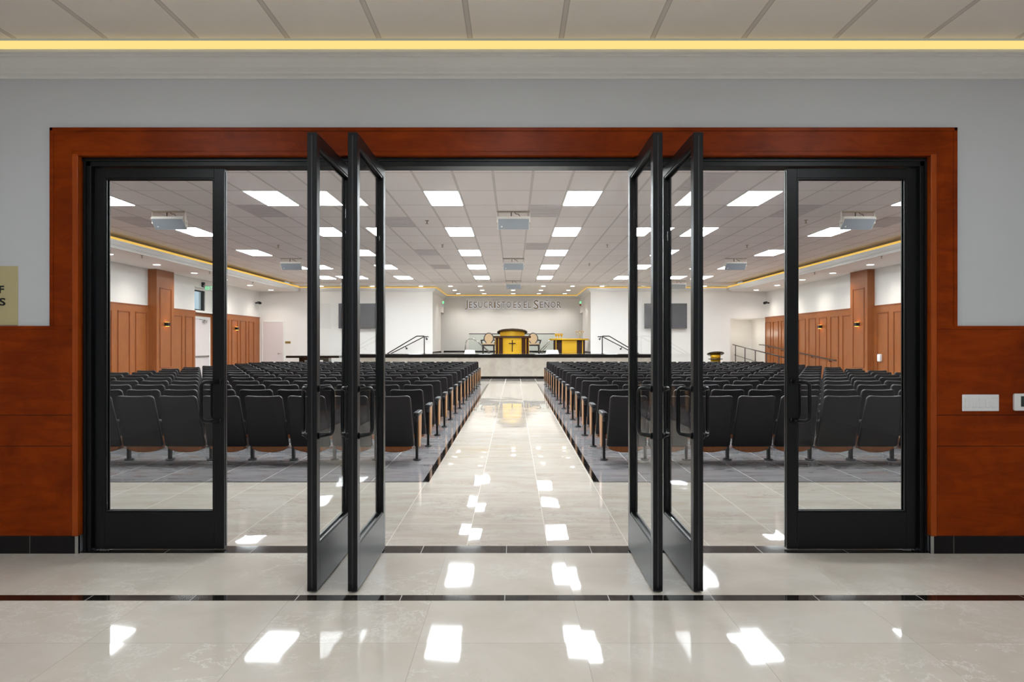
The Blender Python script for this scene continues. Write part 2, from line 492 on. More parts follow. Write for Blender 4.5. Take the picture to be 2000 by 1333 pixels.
# ------------------------------------------------------------------ dimensions (metres, camera at x=0 y=0)
DW = 5.134                      # foyer face of the door wall
HF = 5.46                       # hall face of the door wall
XL, XR = -11.95, 11.84          # hall side walls
YB = 33.65                      # hall back wall beside the stage recess
YN = 39.1                       # back wall of the stage recess
CZ = CH + 2.80                  # hall ceiling
SZ = CH + 2.45                  # side soffits
TZ = CH + 2.68                  # ceiling over the stage
STZ = 1.063                     # stage height
NXL, NXR = -3.80, 3.62          # stage recess
SY = 30.6                       # stage front
FCZ = CH + 2.113                # foyer ceiling

# ------------------------------------------------------------------ floor
f = MB()
def fl(x0, x1, y0, y1, mat, z=0.0):
    f.quad((x0, y0, z), (x1, y0, z), (x1, y1, z), (x0, y1, z), M[mat])
fl(-6.2, 6.2, -5.2, 4.183, 'foyer_tile')
fl(-6.2, 6.2, 4.183, 4.277, 'black_tile')
fl(-6.2, 6.2, 4.277, DW, 'foyer_tile_b')
fl(-3.3, 3.2, DW, 5.316, 'black_tile')
fl(XL, XR, 5.316, 7.76, 'hall_tile')
A0, A1, B0, B1 = -0.988, -0.918, 0.868, 0.932
fl(XL, A0, 7.76, 7.80, 'black_line'); fl(B1, XR, 7.76, 7.80, 'black_line')
fl(XL, A0, 7.80, 26.9, 'grey_tile'); fl(B1, XR, 7.80, 26.9, 'grey_tile')
fl(A0, A1, 7.76, 26.9, 'black_line'); fl(B0, B1, 7.76, 26.9, 'black_line')
fl(A1, B0, 7.76, 26.9, 'hall_tile')
fl(XL, XR, 26.9, 40.2, 'front_tile')
struct('floor', f, 'polished beige marble floor with black borders and grey tile under the seating', 'floor')

# ------------------------------------------------------------------ ceilings
c = MB()
c.box(-10.24, 10.24, HF - 0.2, 32.7, CZ, CZ + 0.12, M['ceiling'])
struct('ceiling', c, 'white acoustic tile ceiling of the hall', 'ceiling')
c = MB()
c.box(-6.2, 6.2, -5.2, 4.955, FCZ, FCZ + 0.1, M['foyer_ceiling'])
struct('ceiling', c, 'acoustic tile ceiling of the foyer above the doors', 'ceiling')
c = MB()
c.box(XL - .6, -10.2, HF - 0.2, YB, SZ, SZ + 0.1, M['soffit'])
struct('ceiling', c, 'lowered ivory soffit along the left wall with downlights', 'ceiling')
c = MB()
c.box(10.2, XR + .3, HF - 0.2, YB, SZ, SZ + 0.1, M['soffit'])
struct('ceiling', c, 'lowered ivory soffit along the right wall with downlights', 'ceiling')
c = MB()
c.box(-10.0, 10.0, 32.7, YN + 0.3, TZ, TZ + 0.12, M['soffit'])
c.box(-10.2, 10.2, 32.66, 32.7, TZ, CZ + 0.12, M['soffit'])
struct('ceiling', c, 'smooth ivory ceiling above the stage with rows of downlights', 'ceiling')
# outer lid closing the cove gaps
c = MB()
c.box(XL - .6, XR + .6, HF - 0.3, YN + 0.5, CZ + 0.3, CZ + 0.4, M['soffit'])
c.box(XL - .1, -10.75, HF, YB, SZ + 0.1, CZ + 0.3, M['soffit'])
c.box(10.75, XR + .1, HF, YB, SZ + 0.1, CZ + 0.3, M['soffit'])
struct('ceiling', c, 'dark upper cove behind the hall ceiling edge', 'ceiling')

# cove mouldings: profile swept along a straight run
def cove_run(name, p0, p1, inward, zb, zt, depth, label, cat='crown moulding', ext0=0.0, ext1=0.0, mat='white'):
    """profile from the wall side out; p0->p1 line of the soffit edge, inward = unit vector towards the room"""
    p0 = Vector(p0); p1 = Vector(p1); inw = Vector(inward)
    h = zt - zb
    prof = [(0.0, 0.0), (depth * .12, 0.0), (depth * .12, h * .12), (depth * .3, h * .17), (depth * .3, h * .24), (depth * .5, h * .36),
            (depth * .68, h * .55), (depth * .78, h * .72), (depth * .86, h * .74), (depth * .86, h * .82), (depth, h * .86), (depth, h), (0.0, h)]
    m = MB()
    d = (p1 - p0).normalized()
    vs = []
    for (e, q, ext) in ((p0, -1, ext0), (p1, 1, ext1)):
        for (a, b) in prof:
            pt = e + inw * a + d * (q * ext * a)
            vs.append((pt.x, pt.y, zb + b))
    n = len(prof)
    fs = [(i, (i + 1) % n, (i + 1) % n + n, i + n) for i in range(n)]
    fs += [tuple(range(n))[::-1], tuple(range(n, 2 * n))]
    m.add(vs, fs, M[mat])
    return struct(name, m, label, cat)
LZ0, LZ1 = CH + 2.615, CH + 2.665
cove_run('trim_1', (-10.2, HF, 0), (-10.2, YB - 0.02, 0), (1, 0, 0), SZ, LZ0, 0.22, 'white stepped crown moulding along the left soffit edge')
cove_run('trim_2', (10.2, HF, 0), (10.2, YB - 0.02, 0), (-1, 0, 0), SZ, LZ0, 0.22, 'white stepped crown moulding along the right soffit edge')
cove_run('trim_3', (-9.98, YB, 0), (NXL, YB, 0), (0, -1, 0), LZ0 - 0.19, LZ0, 0.18, 'white crown moulding on the wall left of the stage', ext1=1.0)
cove_run('trim_4', (NXR, YB, 0), (9.98, YB, 0), (0, -1, 0), LZ0 - 0.19, LZ0, 0.18, 'white crown moulding on the wall right of the stage', ext0=1.0)
cove_run('trim_5', (NXL, YB, 0), (NXL, YN, 0), (1, 0, 0), LZ0 - 0.19, LZ0, 0.18, 'white crown moulding on the left side of the stage recess', ext0=1.0, ext1=-1.0)
cove_run('trim_6', (NXR, YB, 0), (NXR, YN, 0), (-1, 0, 0), LZ0 - 0.19, LZ0, 0.18, 'white crown moulding on the right side of the stage recess', ext0=1.0, ext1=-1.0)
cove_run('trim_7', (NXL, YN, 0), (NXR, YN, 0), (0, -1, 0), LZ0 - 0.19, LZ0, 0.18, 'white crown moulding above the wall lettering', ext0=-1.0, ext1=-1.0)
cove_run('trim_8', (-6.2, DW, 0), (6.2, DW, 0), (0, -1, 0), CH + 1.895, CH + 2.055, 0.14, 'grey-white stepped crown moulding above the glass doors')
# LED strips on top of the mouldings
def led(x0, x1, y0, y1, z0, z1, label, mat='cove'):
    tag(MB().box(x0, x1, y0, y1, z0, z1, M[mat]).build('cove_light'), label, 'light strip', 'warm cove light strips')
led(-10.02, -9.99, HF, YB - 0.18, LZ0, LZ1 + .01, 'warm yellow light strip along the left soffit of the hall')
led(9.99, 10.02, HF, YB - 0.18, LZ0, LZ1 + .01, 'warm yellow light strip along the right soffit of the hall')
zs1 = LZ0 + 0.035
led(-9.98, NXL + .15, YB - 0.18, YB - 0.15, LZ0, zs1, 'warm yellow light strip above the wall left of the stage')
led(NXR - .15, 9.98, YB - 0.18, YB - 0.15, LZ0, zs1, 'warm yellow light strip above the wall right of the stage')
led(NXL + .15, NXL + .18, YB - 0.15, YN - .18, LZ0, zs1, 'warm light strip on the left side of the stage recess')
led(NXR - .18, NXR - .15, YB - 0.15, YN - .18, LZ0, zs1, 'warm light strip on the right side of the stage recess')
led(NXL + .18, NXR - .18, YN - 0.18, YN - 0.15, LZ0, zs1, 'warm light strip directly above the silver wall lettering')
led(-6.2, 6.2, 4.985, 5.01, CH + 2.055, CH + 2.11, 'long warm yellow light strip across the foyer above the doors', 'cove_foyer')

# ------------------------------------------------------------------ walls of the hall
RY0, RY1, RD = 26.85, 29.0, 0.25       # recess with the exit door in the left wall
RZ = CH + 2.17
w = MB()
w.box(XL - .5, XL, HF, RY0, 0, CZ + .3, M['wall']); w.box(XL - .5, XL, RY1, YB + .3, 0, CZ + .3, M['wall'])
w.box(XL - .5, XL, RY0, RY1, RZ, CZ + .3, M['wall'])
wz0, wz1 = CH + 1.29, CH + 2.08
wy0, wy1 = 27.1, 28.35
XB = XL - RD
w.box(XL - .5, XB, RY0, RY1, 0, wz0, M['wall'])
w.box(XL - .5, XB, RY0, RY1, wz1, RZ, M['wall'])
w.box(XL - .5, XB, RY0, wy0, wz0, wz1, M['wall']); w.box(XL - .5, XB, wy1, RY1, wz0, wz1, M['wall'])
struct('wall_left', w, 'ivory left wall of the hall above the wood panelling', 'wall')
w = MB().box(XR, XR + .3, HF, YB + 2.2, 0, CZ + .3, M['wall'])
struct('wall_right', w, 'ivory right wall of the hall above the wood panelling', 'wall')
AX0, AX1, AZ = 10.19, XR, CH + 1.20     # alcove at the right of the back wall
w = MB()
w.box(XL, NXL, YB, YB + .15, 0, CZ, M['wall'])
struct('wall_back_left', w, 'ivory back wall left of the stage recess', 'wall')
w = MB()
w.box(NXR, AX0, YB, YB + .15, 0, CZ, M['wall']); w.box(AX0, XR, YB, YB + .15, AZ, CZ, M['wall'])
w.box(AX0 - .15, AX0, YB + .15, YB + 2.0, 0, AZ + .2, M['wall']); w.box(AX0 - .15, XR, YB + 2.0, YB + 2.15, 0, AZ + .2, M['wall'])
w.box(AX0 - .15, XR, YB + .15, YB + 2.0, AZ, AZ + .15, M['wall'])
struct('wall_back_right', w, 'ivory back wall right of the stage with an open alcove', 'wall')
w = MB()
w.box(NXL - .15, NXL, YB + .15, 37.5, 0, CZ, M['wall']); w.box(NXL - .15, NXL, 37.5, YN, STZ + 2.1, CZ, M['wall'])
w.box(NXL - 1.5, NXL - .15, 37.4, 37.5, 0, STZ + 2.2, M['wall'])
w.box(NXR, NXR + .15, YB + .15, 37.5, 0, CZ, M['wall']); w.box(NXR, NXR + .15, 37.5, YN, STZ + 2.1, CZ, M['wall'])
w.box(NXR + .15, NXR + 1.5, 37.4, 37.5, 0, STZ + 2.2, M['wall'])
w.box(NXL - 1.5, NXL - .15, 37.5, YN, STZ + 2.1, STZ + 2.2, M['wall']); w.box(NXR + .15, NXR + 1.5, 37.5, YN, STZ + 2.1, STZ + 2.2, M['wall'])
w.box(NXL - 1.6, NXL - 1.5, 37.4, YN, 0, STZ + 2.2, M['wall']); w.box(NXR + 1.5, NXR + 1.6, 37.4, YN, 0, STZ + 2.2, M['wall'])
w.box(NXL - 1.6, NXR + 1.6, YN, YN + .15, 0, CZ, M['wall'])
struct('wall_stage', w, 'ivory walls of the stage recess behind the pulpit', 'wall')

# wall with the doors (between foyer and hall)
OX0, OX1 = -3.125, 2.995
OZ = CH + 1.353
w = MB()
w.box(XL - .5, OX0, DW, HF, 0, CZ + .3, M['foyer_wall']); w.box(OX1, XR + .3, DW, HF, 0, CZ + .3, M['foyer_wall'])
w.box(OX0, OX1, DW, HF, OZ, CZ + .3, M['foyer_wall'])
struct('wall_front', w, 'grey-white foyer wall around the wide glass door opening', 'wall')
w = MB()
w.box(-6.35, -6.2, -5.2, DW, 0, FCZ + .3, M['foyer_wall'])
struct('wall_foyer_left', w, 'foyer side wall beyond the left of the picture', 'wall')
w = MB()
w.box(6.2, 6.35, -5.2, DW, 0, FCZ + .3, M['foyer_wall'])
struct('wall_foyer_right', w, 'foyer side wall beyond the right of the picture', 'wall')
w = MB()
w.box(-6.35, 6.35, -5.35, -5.2, 0, FCZ + .3, M['foyer_wall'])
w.box(-6.2, 6.2, 4.955, 5.134, CH + 2.30, CH + 2.36, M['foyer_wall'])
struct('wall_foyer_back', w, 'foyer wall behind the viewpoint', 'wall')

# foyer wainscot, casing, baseboard
WT = CH + 0.128
WB = 0.128
def foyer_panel(x0, x1, outer):
    m = MB()
    yf = DW - 0.018
    for (z0, z1) in ((WB, CH - 0.733), (CH - 0.729, CH - 0.512), (CH - 0.508, WT - 0.022)):
        m.box(x0, x1, yf, DW, z0, z1, M['foyer_wood'], bev=0.0015)
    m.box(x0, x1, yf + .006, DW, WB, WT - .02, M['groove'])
    m.box(x0, x1, yf - .006, DW, WT - 0.024, WT, M['foyer_wood'], bev=0.003)
    return m
struct('trim_9', foyer_panel(-6.2, -3.136, -1), 'reddish cherry wood wainscot left of the doors below the sign', 'wainscot')
struct('trim_10', foyer_panel(3.006, 6.2, 1), 'reddish cherry wood wainscot right of the doors with light switches', 'wainscot')
m = MB()
yf = DW - 0.020
# casing: left upright, right upright, head; raised outer bead
CX0, CX1 = -3.308, 3.165
m.box(CX0, OX0 + .02, yf, DW, WT - .05, OZ, M['foyer_wood']); m.box(OX1 - .02, CX1, yf, DW, WT - .05, OZ, M['foyer_wood'])
m.box(CX0, CX1, yf, DW, OZ - 0.0, CH + 1.544, M['foyer_wood'])
for (x0, x1) in ((CX0, CX0 + .026), (CX1 - .026, CX1)):
    m.box(x0, x1, yf - .008, DW, WT, CH + 1.544, M['foyer_wood'], bev=.003)
m.box(CX0, CX1, yf - .008, DW, CH + 1.518, CH + 1.544, M['foyer_wood'], bev=.003)
# inner lining returning into the opening
m.box(OX0 - .02, OX0 + .022, yf - .012, 5.30, WB, OZ, M['foyer_wood_v'], bev=.004)
m.box(OX1 - .022, OX1 + .02, yf - .012, 5.30, WB, OZ, M['foyer_wood_v'], bev=.004)
m.box(OX0 - .02, OX1 + .02, yf - .010, 5.30, OZ - .012, OZ + .02, M['foyer_wood'], bev=.004)
struct('trim_11', m, 'reddish wood casing framing the whole glass door opening', 'door casing')
m = MB()
m.box(-6.2, OX0 + .02, DW - .014, DW, 0, WB, M['base_tile'])
m.box(OX0 - .006, OX0 + .006 + .012, DW - .018, DW - .012, 0, WB, M['steel'])
struct('baseboard_left', m, 'black tile baseboard under the left foyer panelling', 'baseboard')
m = MB()
m.box(OX1 - .02, 6.2, DW - .014, DW, 0, WB, M['base_tile'])
m.box(OX1 - .018, OX1 + .006, DW - .018, DW - .012, 0, WB, M['steel'])
struct('baseboard_right', m, 'black tile baseboard under the right foyer panelling', 'baseboard')
# black door frame
m = MB()
m.box(OX0 + .022, -3.046, 5.165, 5.30, 0, OZ - .012, M['black_metal'], bev=.002)
m.box(2.930, OX1 - .022, 5.165, 5.30, 0, OZ - .012, M['black_metal'], bev=.002)
m.box(OX0 + .022, OX1 - .022, 5.165, 5.30, CH + 1.281, OZ - .012, M['black_metal'], bev=.002)
m.box(OX0 + .022, OX1 - .022, 5.155, 5.165, CH + 1.315, OZ - .012, M['black_metal'])
m.box(-3.09, -3.075, 5.150, 5.165, 0, OZ - .03, M['black_metal']); m.box(2.955, 2.97, 5.150, 5.165, 0, OZ - .03, M['black_metal'])
struct('trim_12', m, 'black metal head and jambs of the glass door set', 'door frame')
# small foyer wall strip beside the jamb (hall side lining)
m = MB()
m.box(OX0 - .02, OX0 + .022, 5.30, HF + .01, 0, OZ, M['white']); m.box(OX1 - .022, OX1 + .02, 5.30, HF + .01, 0, OZ, M['white'])
struct('trim_13', m, 'white lining of the opening on the hall side', 'door lining')

# ------------------------------------------------------------------ glass doors
LW, LT, LZB, LZT = 0.94, 0.058, 0.010, CH + 1.274
ST, BR, TR = 0.074, 0.277, 0.068
def pull(sgn):
    """tube pull on one face: local u along the leaf, offset towards the hinge, y out of the face"""
    z0, z1 = 0.942, 1.226
    u0, u1 = LW - ST * 0.45, LW - ST * 0.45 - 0.105
    y0 = sgn * LT / 2; y1 = sgn * (LT / 2 + 0.062)
    pts = [(u0, y0, z1)]
    for k in range(6):
        a = k / 5 * math.pi / 2
        pts.append((u1 + .035 - .035 * math.sin(a) , y1 - sgn * 0.012 * (1 - math.sin(a)), z1 - .035 + .035 * math.cos(a)))
    for k in range(6):
        a = k / 5 * math.pi / 2
        pts.append((u1 + .035 - .035 * math.cos(a), y1 - sgn * 0.012 * (1 - math.cos(a)), z0 + .035 - .035 * math.sin(a)))
    pts.append((u0, y0, z0))
    m = MB().tube(pts, 0.0125, M['black_metal'], 12)
    for z in (z0, z1):
        m.tube([(u0, y0, z), (u0 - .004, y0 + sgn * .006, z)], 0.02, M['black_metal'], 14)
    return m
def make_leaf(name, label, loc, rz, flip=1):
    """flip -1 mirrors the leaf so its free edge is at local -x"""
    t = thing(name, label, 'glass door', loc, rz, 'black framed glass doors', 'structure')
    def mx(mb):
        if flip < 0:
            mb.v = [(-a, b, c_) for (a, b, c_) in mb.v]; mb.f = [tuple(reversed(q)) for q in mb.f]
        return mb
    h = LT / 2
    fr = MB()
    fr.box(0, ST, -h, h, LZB, LZT, M['black_metal'], bev=.003); fr.box(LW - ST, LW, -h, h, LZB, LZT, M['black_metal'], bev=.003)
    fr.box(ST, LW - ST, -h, h, LZT - TR, LZT, M['black_metal'])
    fr.box(ST, LW - ST, -h, h, LZB, BR, M['black_metal'])
    for s in (-1, 1):     # glazing beads
        y0, y1 = s * .012, s * (h - .006)
        fr.box(ST, ST + .012, y0, y1, BR, LZT - TR, M['black_metal']); fr.box(LW - ST - .012, LW - ST, y0, y1, BR, LZT - TR, M['black_metal'])
        fr.box(ST + .012, LW - ST - .012, y0, y1, BR, BR + .012, M['black_metal']); fr.box(ST + .012, LW - ST - .012, y0, y1, LZT - TR - .012, LZT - TR, M['black_metal'])
    fr.box(LW - .004, LW + .004, -.004, .004, LZB + .02, LZT - .02, M['cap'])
    mx(fr).build('door_frame', t)
    mx(MB().box(ST + .002, LW - ST - .002, -.004, .004, BR + .002, LZT - TR - .002, M['glass'])).build('glass_pane', t)
    for s in (-1, 1):
        mx(pull(s)).build('door_handle', t)
    pv = MB().box(.03, .10, -.016, .016, 0.0, LZB + .004, M['steel']).tube([(.02, 0, LZT), (.02, 0, LZT + .006)], .012, M['steel'], 10)
    mx(pv).build('pivot', t)
    return t
LY = 5.2 + LT / 2
make_leaf('door_1', 'closed glass door at the far left beside the wooden casing', (-3.04, LY, 0), 0)
make_leaf('door_2', 'open glass door left of the aisle, the outer of the left two', (-1.212, LY + .02, 0), R(-90))
make_leaf('door_3', 'open glass door left of the aisle, the inner of the left two', (-0.968, LY + .02, 0), R(-90))
make_leaf('door_4', 'open glass door right of the aisle, the inner of the right two', (0.868, LY + .02, 0), R(-90))
make_leaf('door_5', 'open glass door right of the aisle, the outer of the right two', (1.112, LY + .02, 0), R(-90))
make_leaf('door_6', 'closed glass door at the far right beside the light switches', (2.924, LY, 0), 0, -1)

# ------------------------------------------------------------------ foyer fixtures
t = thing('wall_sign', 'pale gold square sign with black capitals left of the doors', 'sign', (-3.68, DW, CH + .34))
sx1 = -3.547
MB().box(sx1 - .42, sx1, DW - .006, DW, WT + .004, CH + 0.557, M['plate'], bev=.002).build('sign_plate', t).matrix_parent_inverse = Matrix.Translation(-t.location)
def text_mesh(s, size, extrude=0.002, offset=0.0, mat=None):
    cu = bpy.data.curves.new('txt', 'FONT'); cu.body = s; cu.size = size; cu.extrude = extrude; cu.offset = offset
    cu.resolution_u = 3
    ob = bpy.data.objects.new('txt', cu); COL.objects.link(ob)
    dg = bpy.context.evaluated_depsgraph_get()
    me = bpy.data.meshes.new_from_object(ob.evaluated_get(dg))
    bpy.data.objects.remove(ob)
    if mat:
        me.materials.clear(); me.materials.append(mat)
    return me
def bounds(me):
    xs = [v.co.x for v in me.vertices]; ys = [v.co.y for v in me.vertices]
    return min(xs), max(xs), min(ys), max(ys)
def letter(ch, x0, x1, z0, z1, y, parent, name='letter', mat=None, ext=0.002, bold=0.0, lab=None):
    """one upright letter facing the camera, filling the given rectangle"""
    me = text_mesh(ch, 1.0, 0.5, bold, mat)
    a, b, c_, d = bounds(me)
    for v in me.vertices:
        X = x0 + (v.co.x - a) / (b - a) * (x1 - x0); Z = z0 + (v.co.y - c_) / (d - c_) * (z1 - z0)
        v.co = (X, y - v.co.z * ext, Z)
    me.name = name
    o = bpy.data.objects.new(name, me); COL.objects.link(o); o.parent = parent
    o.matrix_parent_inverse = Matrix.Translation(-Vector(parent.location))
    if lab: o['label'] = lab
    return o
def wx(px, d): return (px - 1003.0) * d / F
def wz(py, d): return CH + (672.0 - py) * d / F
yd = DW - .006
letter('F', wx(-1.5, yd), wx(8, yd), wz(573, yd), wz(558.5, yd), yd - .002, t, mat=M['ink'], ext=.003, bold=0.02)
letter('S', wx(-1, yd), wx(11, yd), wz(597.5, yd), wz(582.5, yd), yd - .002, t, mat=M['ink'], ext=.003, bold=0.02)

def child_world(mb, name, parent, label=None):
    o = mb.build(name, parent, label=label)
    o.matrix_parent_inverse = Matrix.Translation(-Vector(parent.location))
    return o
ys = DW - .018
t = thing('light_switch', 'white five gang light switch plate on the right wood panelling', 'light switch', (wx(1914, ys), ys, wz(787, ys)))
x0, x1, z0, z1 = wx(1878.5, ys), wx(1950.5, ys), wz(803.5, ys), wz(771, ys)
child_world(MB().box(x0, x1, ys - .006, ys, z0, z1, M['switch'], bev=.003), 'switch_plate', t)
for k in range(5):
    cx = x0 + (x1 - x0) * (k + .5) / 5 * 0.92 + (x1 - x0) * .04
    child_world(MB().box(cx - .017, cx + .017, ys - .0075, ys - .005, z0 + .024, z1 - .024, M['white'])
                .box(cx - .0145, cx + .0145, ys - .011, ys - .005, z0 + .027, z1 - .027, M['switch'], bev=.002), 'rocker', t)
t = thing('thermostat', 'white thermostat with dark display at the right edge of the panelling', 'thermostat', (wx(1998, ys), ys, wz(785, ys)))
x0, x1, z0, z1 = wx(1977.5, ys), wx(2030, ys), wz(802.5, ys), wz(769, ys)
m = MB().slab(rrect(x0, x1, z0, z1, .012), 0, .022, .004, lambda a, b, w_: (a, ys - w_, b), M['switch'])
child_world(m, 'housing', t)
child_world(MB().box(x0 + .045, x1 - .045, ys - .024, ys - .021, z0 + .03, z1 - .018, M['lcd']), 'display', t)

# added ceiling panels out of view, put in to light the foyer
for i, (x, y) in enumerate([(-2.9, 2.6), (0.0, 2.6), (2.9, 2.6), (-2.9, -1.0), (0.0, -1.0), (2.9, -1.0), (-2.9, -3.6), (2.9, -3.6)]):
    col = ['left', 'middle', 'right'][[0, 1, 2, 0, 1, 2, 0, 2][i]]; row = ['nearest the doors', 'over the viewpoint', 'at the back'][[0, 0, 0, 1, 1, 1, 2, 2][i]]
    t = thing('ceiling_light', 'added unseen foyer ceiling fill panel, %s column, row %s' % (col, row), 'ceiling light', (x, y, FCZ), 0, 'added foyer fill panels')
    MB().box(-.32, .32, -.62, .62, -.012, 0, M['white']).build('frame', t)
    MB().box(-.29, .29, -.59, .59, -.016, -.012, M['foyer_fill']).build('diffuser', t)

# ------------------------------------------------------------------ hall ceiling lights
fr_me = None
rowsY = [8.98 + 4.1 * k for k in range(6)]
colsX = [-7.93, -4.63, -1.33, 1.31, 4.61, 7.91]
colN = ['leftmost column', 'second column from left', 'column just left of centre', 'column just right of centre', 'second column from right', 'rightmost column']
first = None
for r_, y in enumerate(rowsY):
    rn = 'row nearest the doors' if r_ == 0 else ('row nearest the stage' if r_ == 5 else ORD[r_] + ' row from the doors')
    for c_, x in enumerate(colsX):
        lab = 'bright rectangular ceiling panel light, %s, %s' % (colN[c_], rn)
        loc = (x, y + .685, CZ)
        if first is None:
            first = thing('ceiling_light', lab, 'ceiling light', loc, 0, 'hall ceiling panel lights')
            MB().box(-.328, .328, -.68, .68, -.012, 0, M['white']).build('frame', first)
            MB().box(-.304, .304, -.66, .66, -.017, -.012, M['panel_light']).build('diffuser', first)
        else:
            dup(first, loc, lab)
# round downlights
dfirst = None
def downlight(x, y, z, lab, grp):
    global dfirst
    if dfirst is None:
        dfirst = thing('downlight', lab, 'downlight', (x, y, z), 0, grp)
        MB().lathe([(.125, 0), (.125, -.006), (.105, -.012), (.09, -.012)], M['white'], 24).build('trim_ring', dfirst)
        MB().lathe([(.10, -.0125), (.10, -.017), (.0, -.019)], M['down_light'], 24, smooth=False).build('lens', dfirst)
        return dfirst
    o = dup(dfirst, (x, y, z), lab); o['group'] = grp
    return o
for k in range(10):
    y = 32.5 - 2.6 * k
    nth = 'nearest the stage wall' if k == 0 else ORD[k] + ' from the stage wall'
    downlight(-11.0, y, SZ, 'round recessed downlight in the left soffit, ' + nth, 'soffit downlights')
    downlight(11.0, y, SZ, 'round recessed downlight in the right soffit, ' + nth, 'soffit downlights')
r1 = [-8.9, -6.55, -4.29, -2.92, -1.55, 1.38, 2.73, 4.10, 6.5, 8.85]
for k, x in enumerate(r1):
    downlight(x, 33.2, TZ, 'round downlight above stage front, %s from left in the nearest row' % ORD[k], 'stage downlights')
for k, x in enumerate([-2.93, -1.56, -0.02, 1.37, 2.73]):
    downlight(x, 35.7, TZ, 'round downlight above stage, %s from left in the middle row' % ORD[k], 'stage downlights')
for k, x in enumerate([-2.93, -1.56, -0.02, 1.35, 2.72]):
    downlight(x, 38.1, TZ, 'round downlight above stage, %s from left in the row nearest the lettering' % ORD[k], 'stage downlights')
# glare-free spill of the two rows of soffit downlights: real spot lamps inside some of them
for side in (-1, 1):
    for k in range(9):
        ld = bpy.data.lights.new('downlight_lamp', 'SPOT'); ld.energy = 150; ld.spot_size = R(140); ld.spot_blend = 1.0
        ld.shadow_soft_size = 0.09; ld.color = (1, .93, .84)
        lo = bpy.data.objects.new('downlight_lamp', ld); COL.objects.link(lo)
        lo.location = (side * 11.0, 32.5 - 2.6 * k, SZ - .03)
for x, y, e in [(a, 38.1, 150) for a in (-2.93, -1.56, -0.02, 1.35, 2.72)] + [(a, 35.7, 110) for a in (-2.93, -1.56, -0.02, 1.37, 2.73)]:
    ld = bpy.data.lights.new('downlight_lamp', 'SPOT'); ld.energy = e; ld.spot_size = R(120); ld.spot_blend = 0.8
    ld.shadow_soft_size = 0.09; ld.color = (1, .95, .88)
    lo = bpy.data.objects.new('downlight_lamp', ld); COL.objects.link(lo); lo.location = (x, y, TZ - .03)
ld = bpy.data.lights.new('alcove_lamp', 'POINT'); ld.energy = 14; ld.shadow_soft_size = .1; ld.color = (1, .93, .80)
lo = bpy.data.objects.new('alcove_lamp', ld); COL.objects.link(lo); lo.location = (11.0, YB + 1.0, AZ - .7)

# vents (perforated return-air tiles), sprinklers
def grid_x(k): return -1.0 + .66 * k
vents = [(-5.3, 14.45, 'beside the first light of the second column from left'), (-2.65, 16.5, 'left of centre between first and second light rows'),
         (-2.65, 21.3, 'left of centre by the third visible light row'), (-2.65, 26.0, 'left of centre by the fourth visible light row'),
         (0.65, 14.45, 'just right of the centre loudspeaker nearest the doors'), (0.65, 20.1, 'between the first and second centre loudspeakers'),
         (5.9, 14.45, 'right side just behind the first visible light row'), (3.3, 12.4, 'right of centre nearest the doors'),
         (-8.6, 16.4, 'behind the left wall-side loudspeaker nearest the doors'), (8.6, 16.6, 'behind the right wall-side loudspeaker nearest the doors')]
for (x, y, w_) in vents:
    gx = grid_x(round((x + 1.0 - .33) / .66)) + .33
    gy = 13.085 + 1.367 * round((y - 13.085 - .68) / 1.367) + .6835
    m = MB().box(-.31, .31, -.665, .665, -.008, 0, M['vent'])
    for q in range(9):
        yy = -.6 + q * .15
        m.box(-.29, .29, yy - .012, yy + .012, -.013, -.008, M['vent'])
    tag(m.build('ceiling_vent', loc=(gx, gy, CZ)), 'grey vent tile in the ceiling, ' + w_, 'vent', 'ceiling vent tiles')
sf = None
def sprinkler(x, y, z, w_):
    global sf
    lab = 'small ceiling sprinkler head ' + w_
    if sf is None:
        m = MB().lathe([(.045, 0), (.045, -.006), (.02, -.012), (.012, -.05), (.012, -.07), (.035, -.072), (.035, -.078)], M['bracket'], 12)
        sf = tag(m.build('sprinkler', loc=(x, y, z)), lab, 'sprinkler', 'ceiling sprinklers')
    else:
        o = sf.copy(); COL.objects.link(o); o.location = (x, y, z); o['label'] = lab
for (px, py, z, w_) in [(834, 431, CZ, 'left of centre near the first ceiling lights'), (864, 478, CZ, 'left of centre near the middle ceiling lights'),
                        (1574, 430, CZ, 'at right, left of the right loudspeaker'), (1459, 479, CZ, 'at right above the second right loudspeaker'),
                        (543.5, 479, CZ, 'at left above the second left loudspeaker'), (1186, 478, CZ, 'right of centre near the middle ceiling lights'),
                        (1151, 515, CZ, 'right of centre near the stage'), (277.6, 499, SZ, 'in the left soffit nearest the doors'),
                        (409.6, 531, SZ, 'in the left soffit near the exit sign'), (494, 551, SZ, 'in the left soffit near the stage wall'),
                        (1722, 500, SZ, 'in the right soffit nearest the doors'), (1591, 532, SZ, 'in the right soffit past the wood pilaster')]:
    d = (z - CH) * F / (672 - py)
    sprinkler(wx(px, d), d, z, w_)

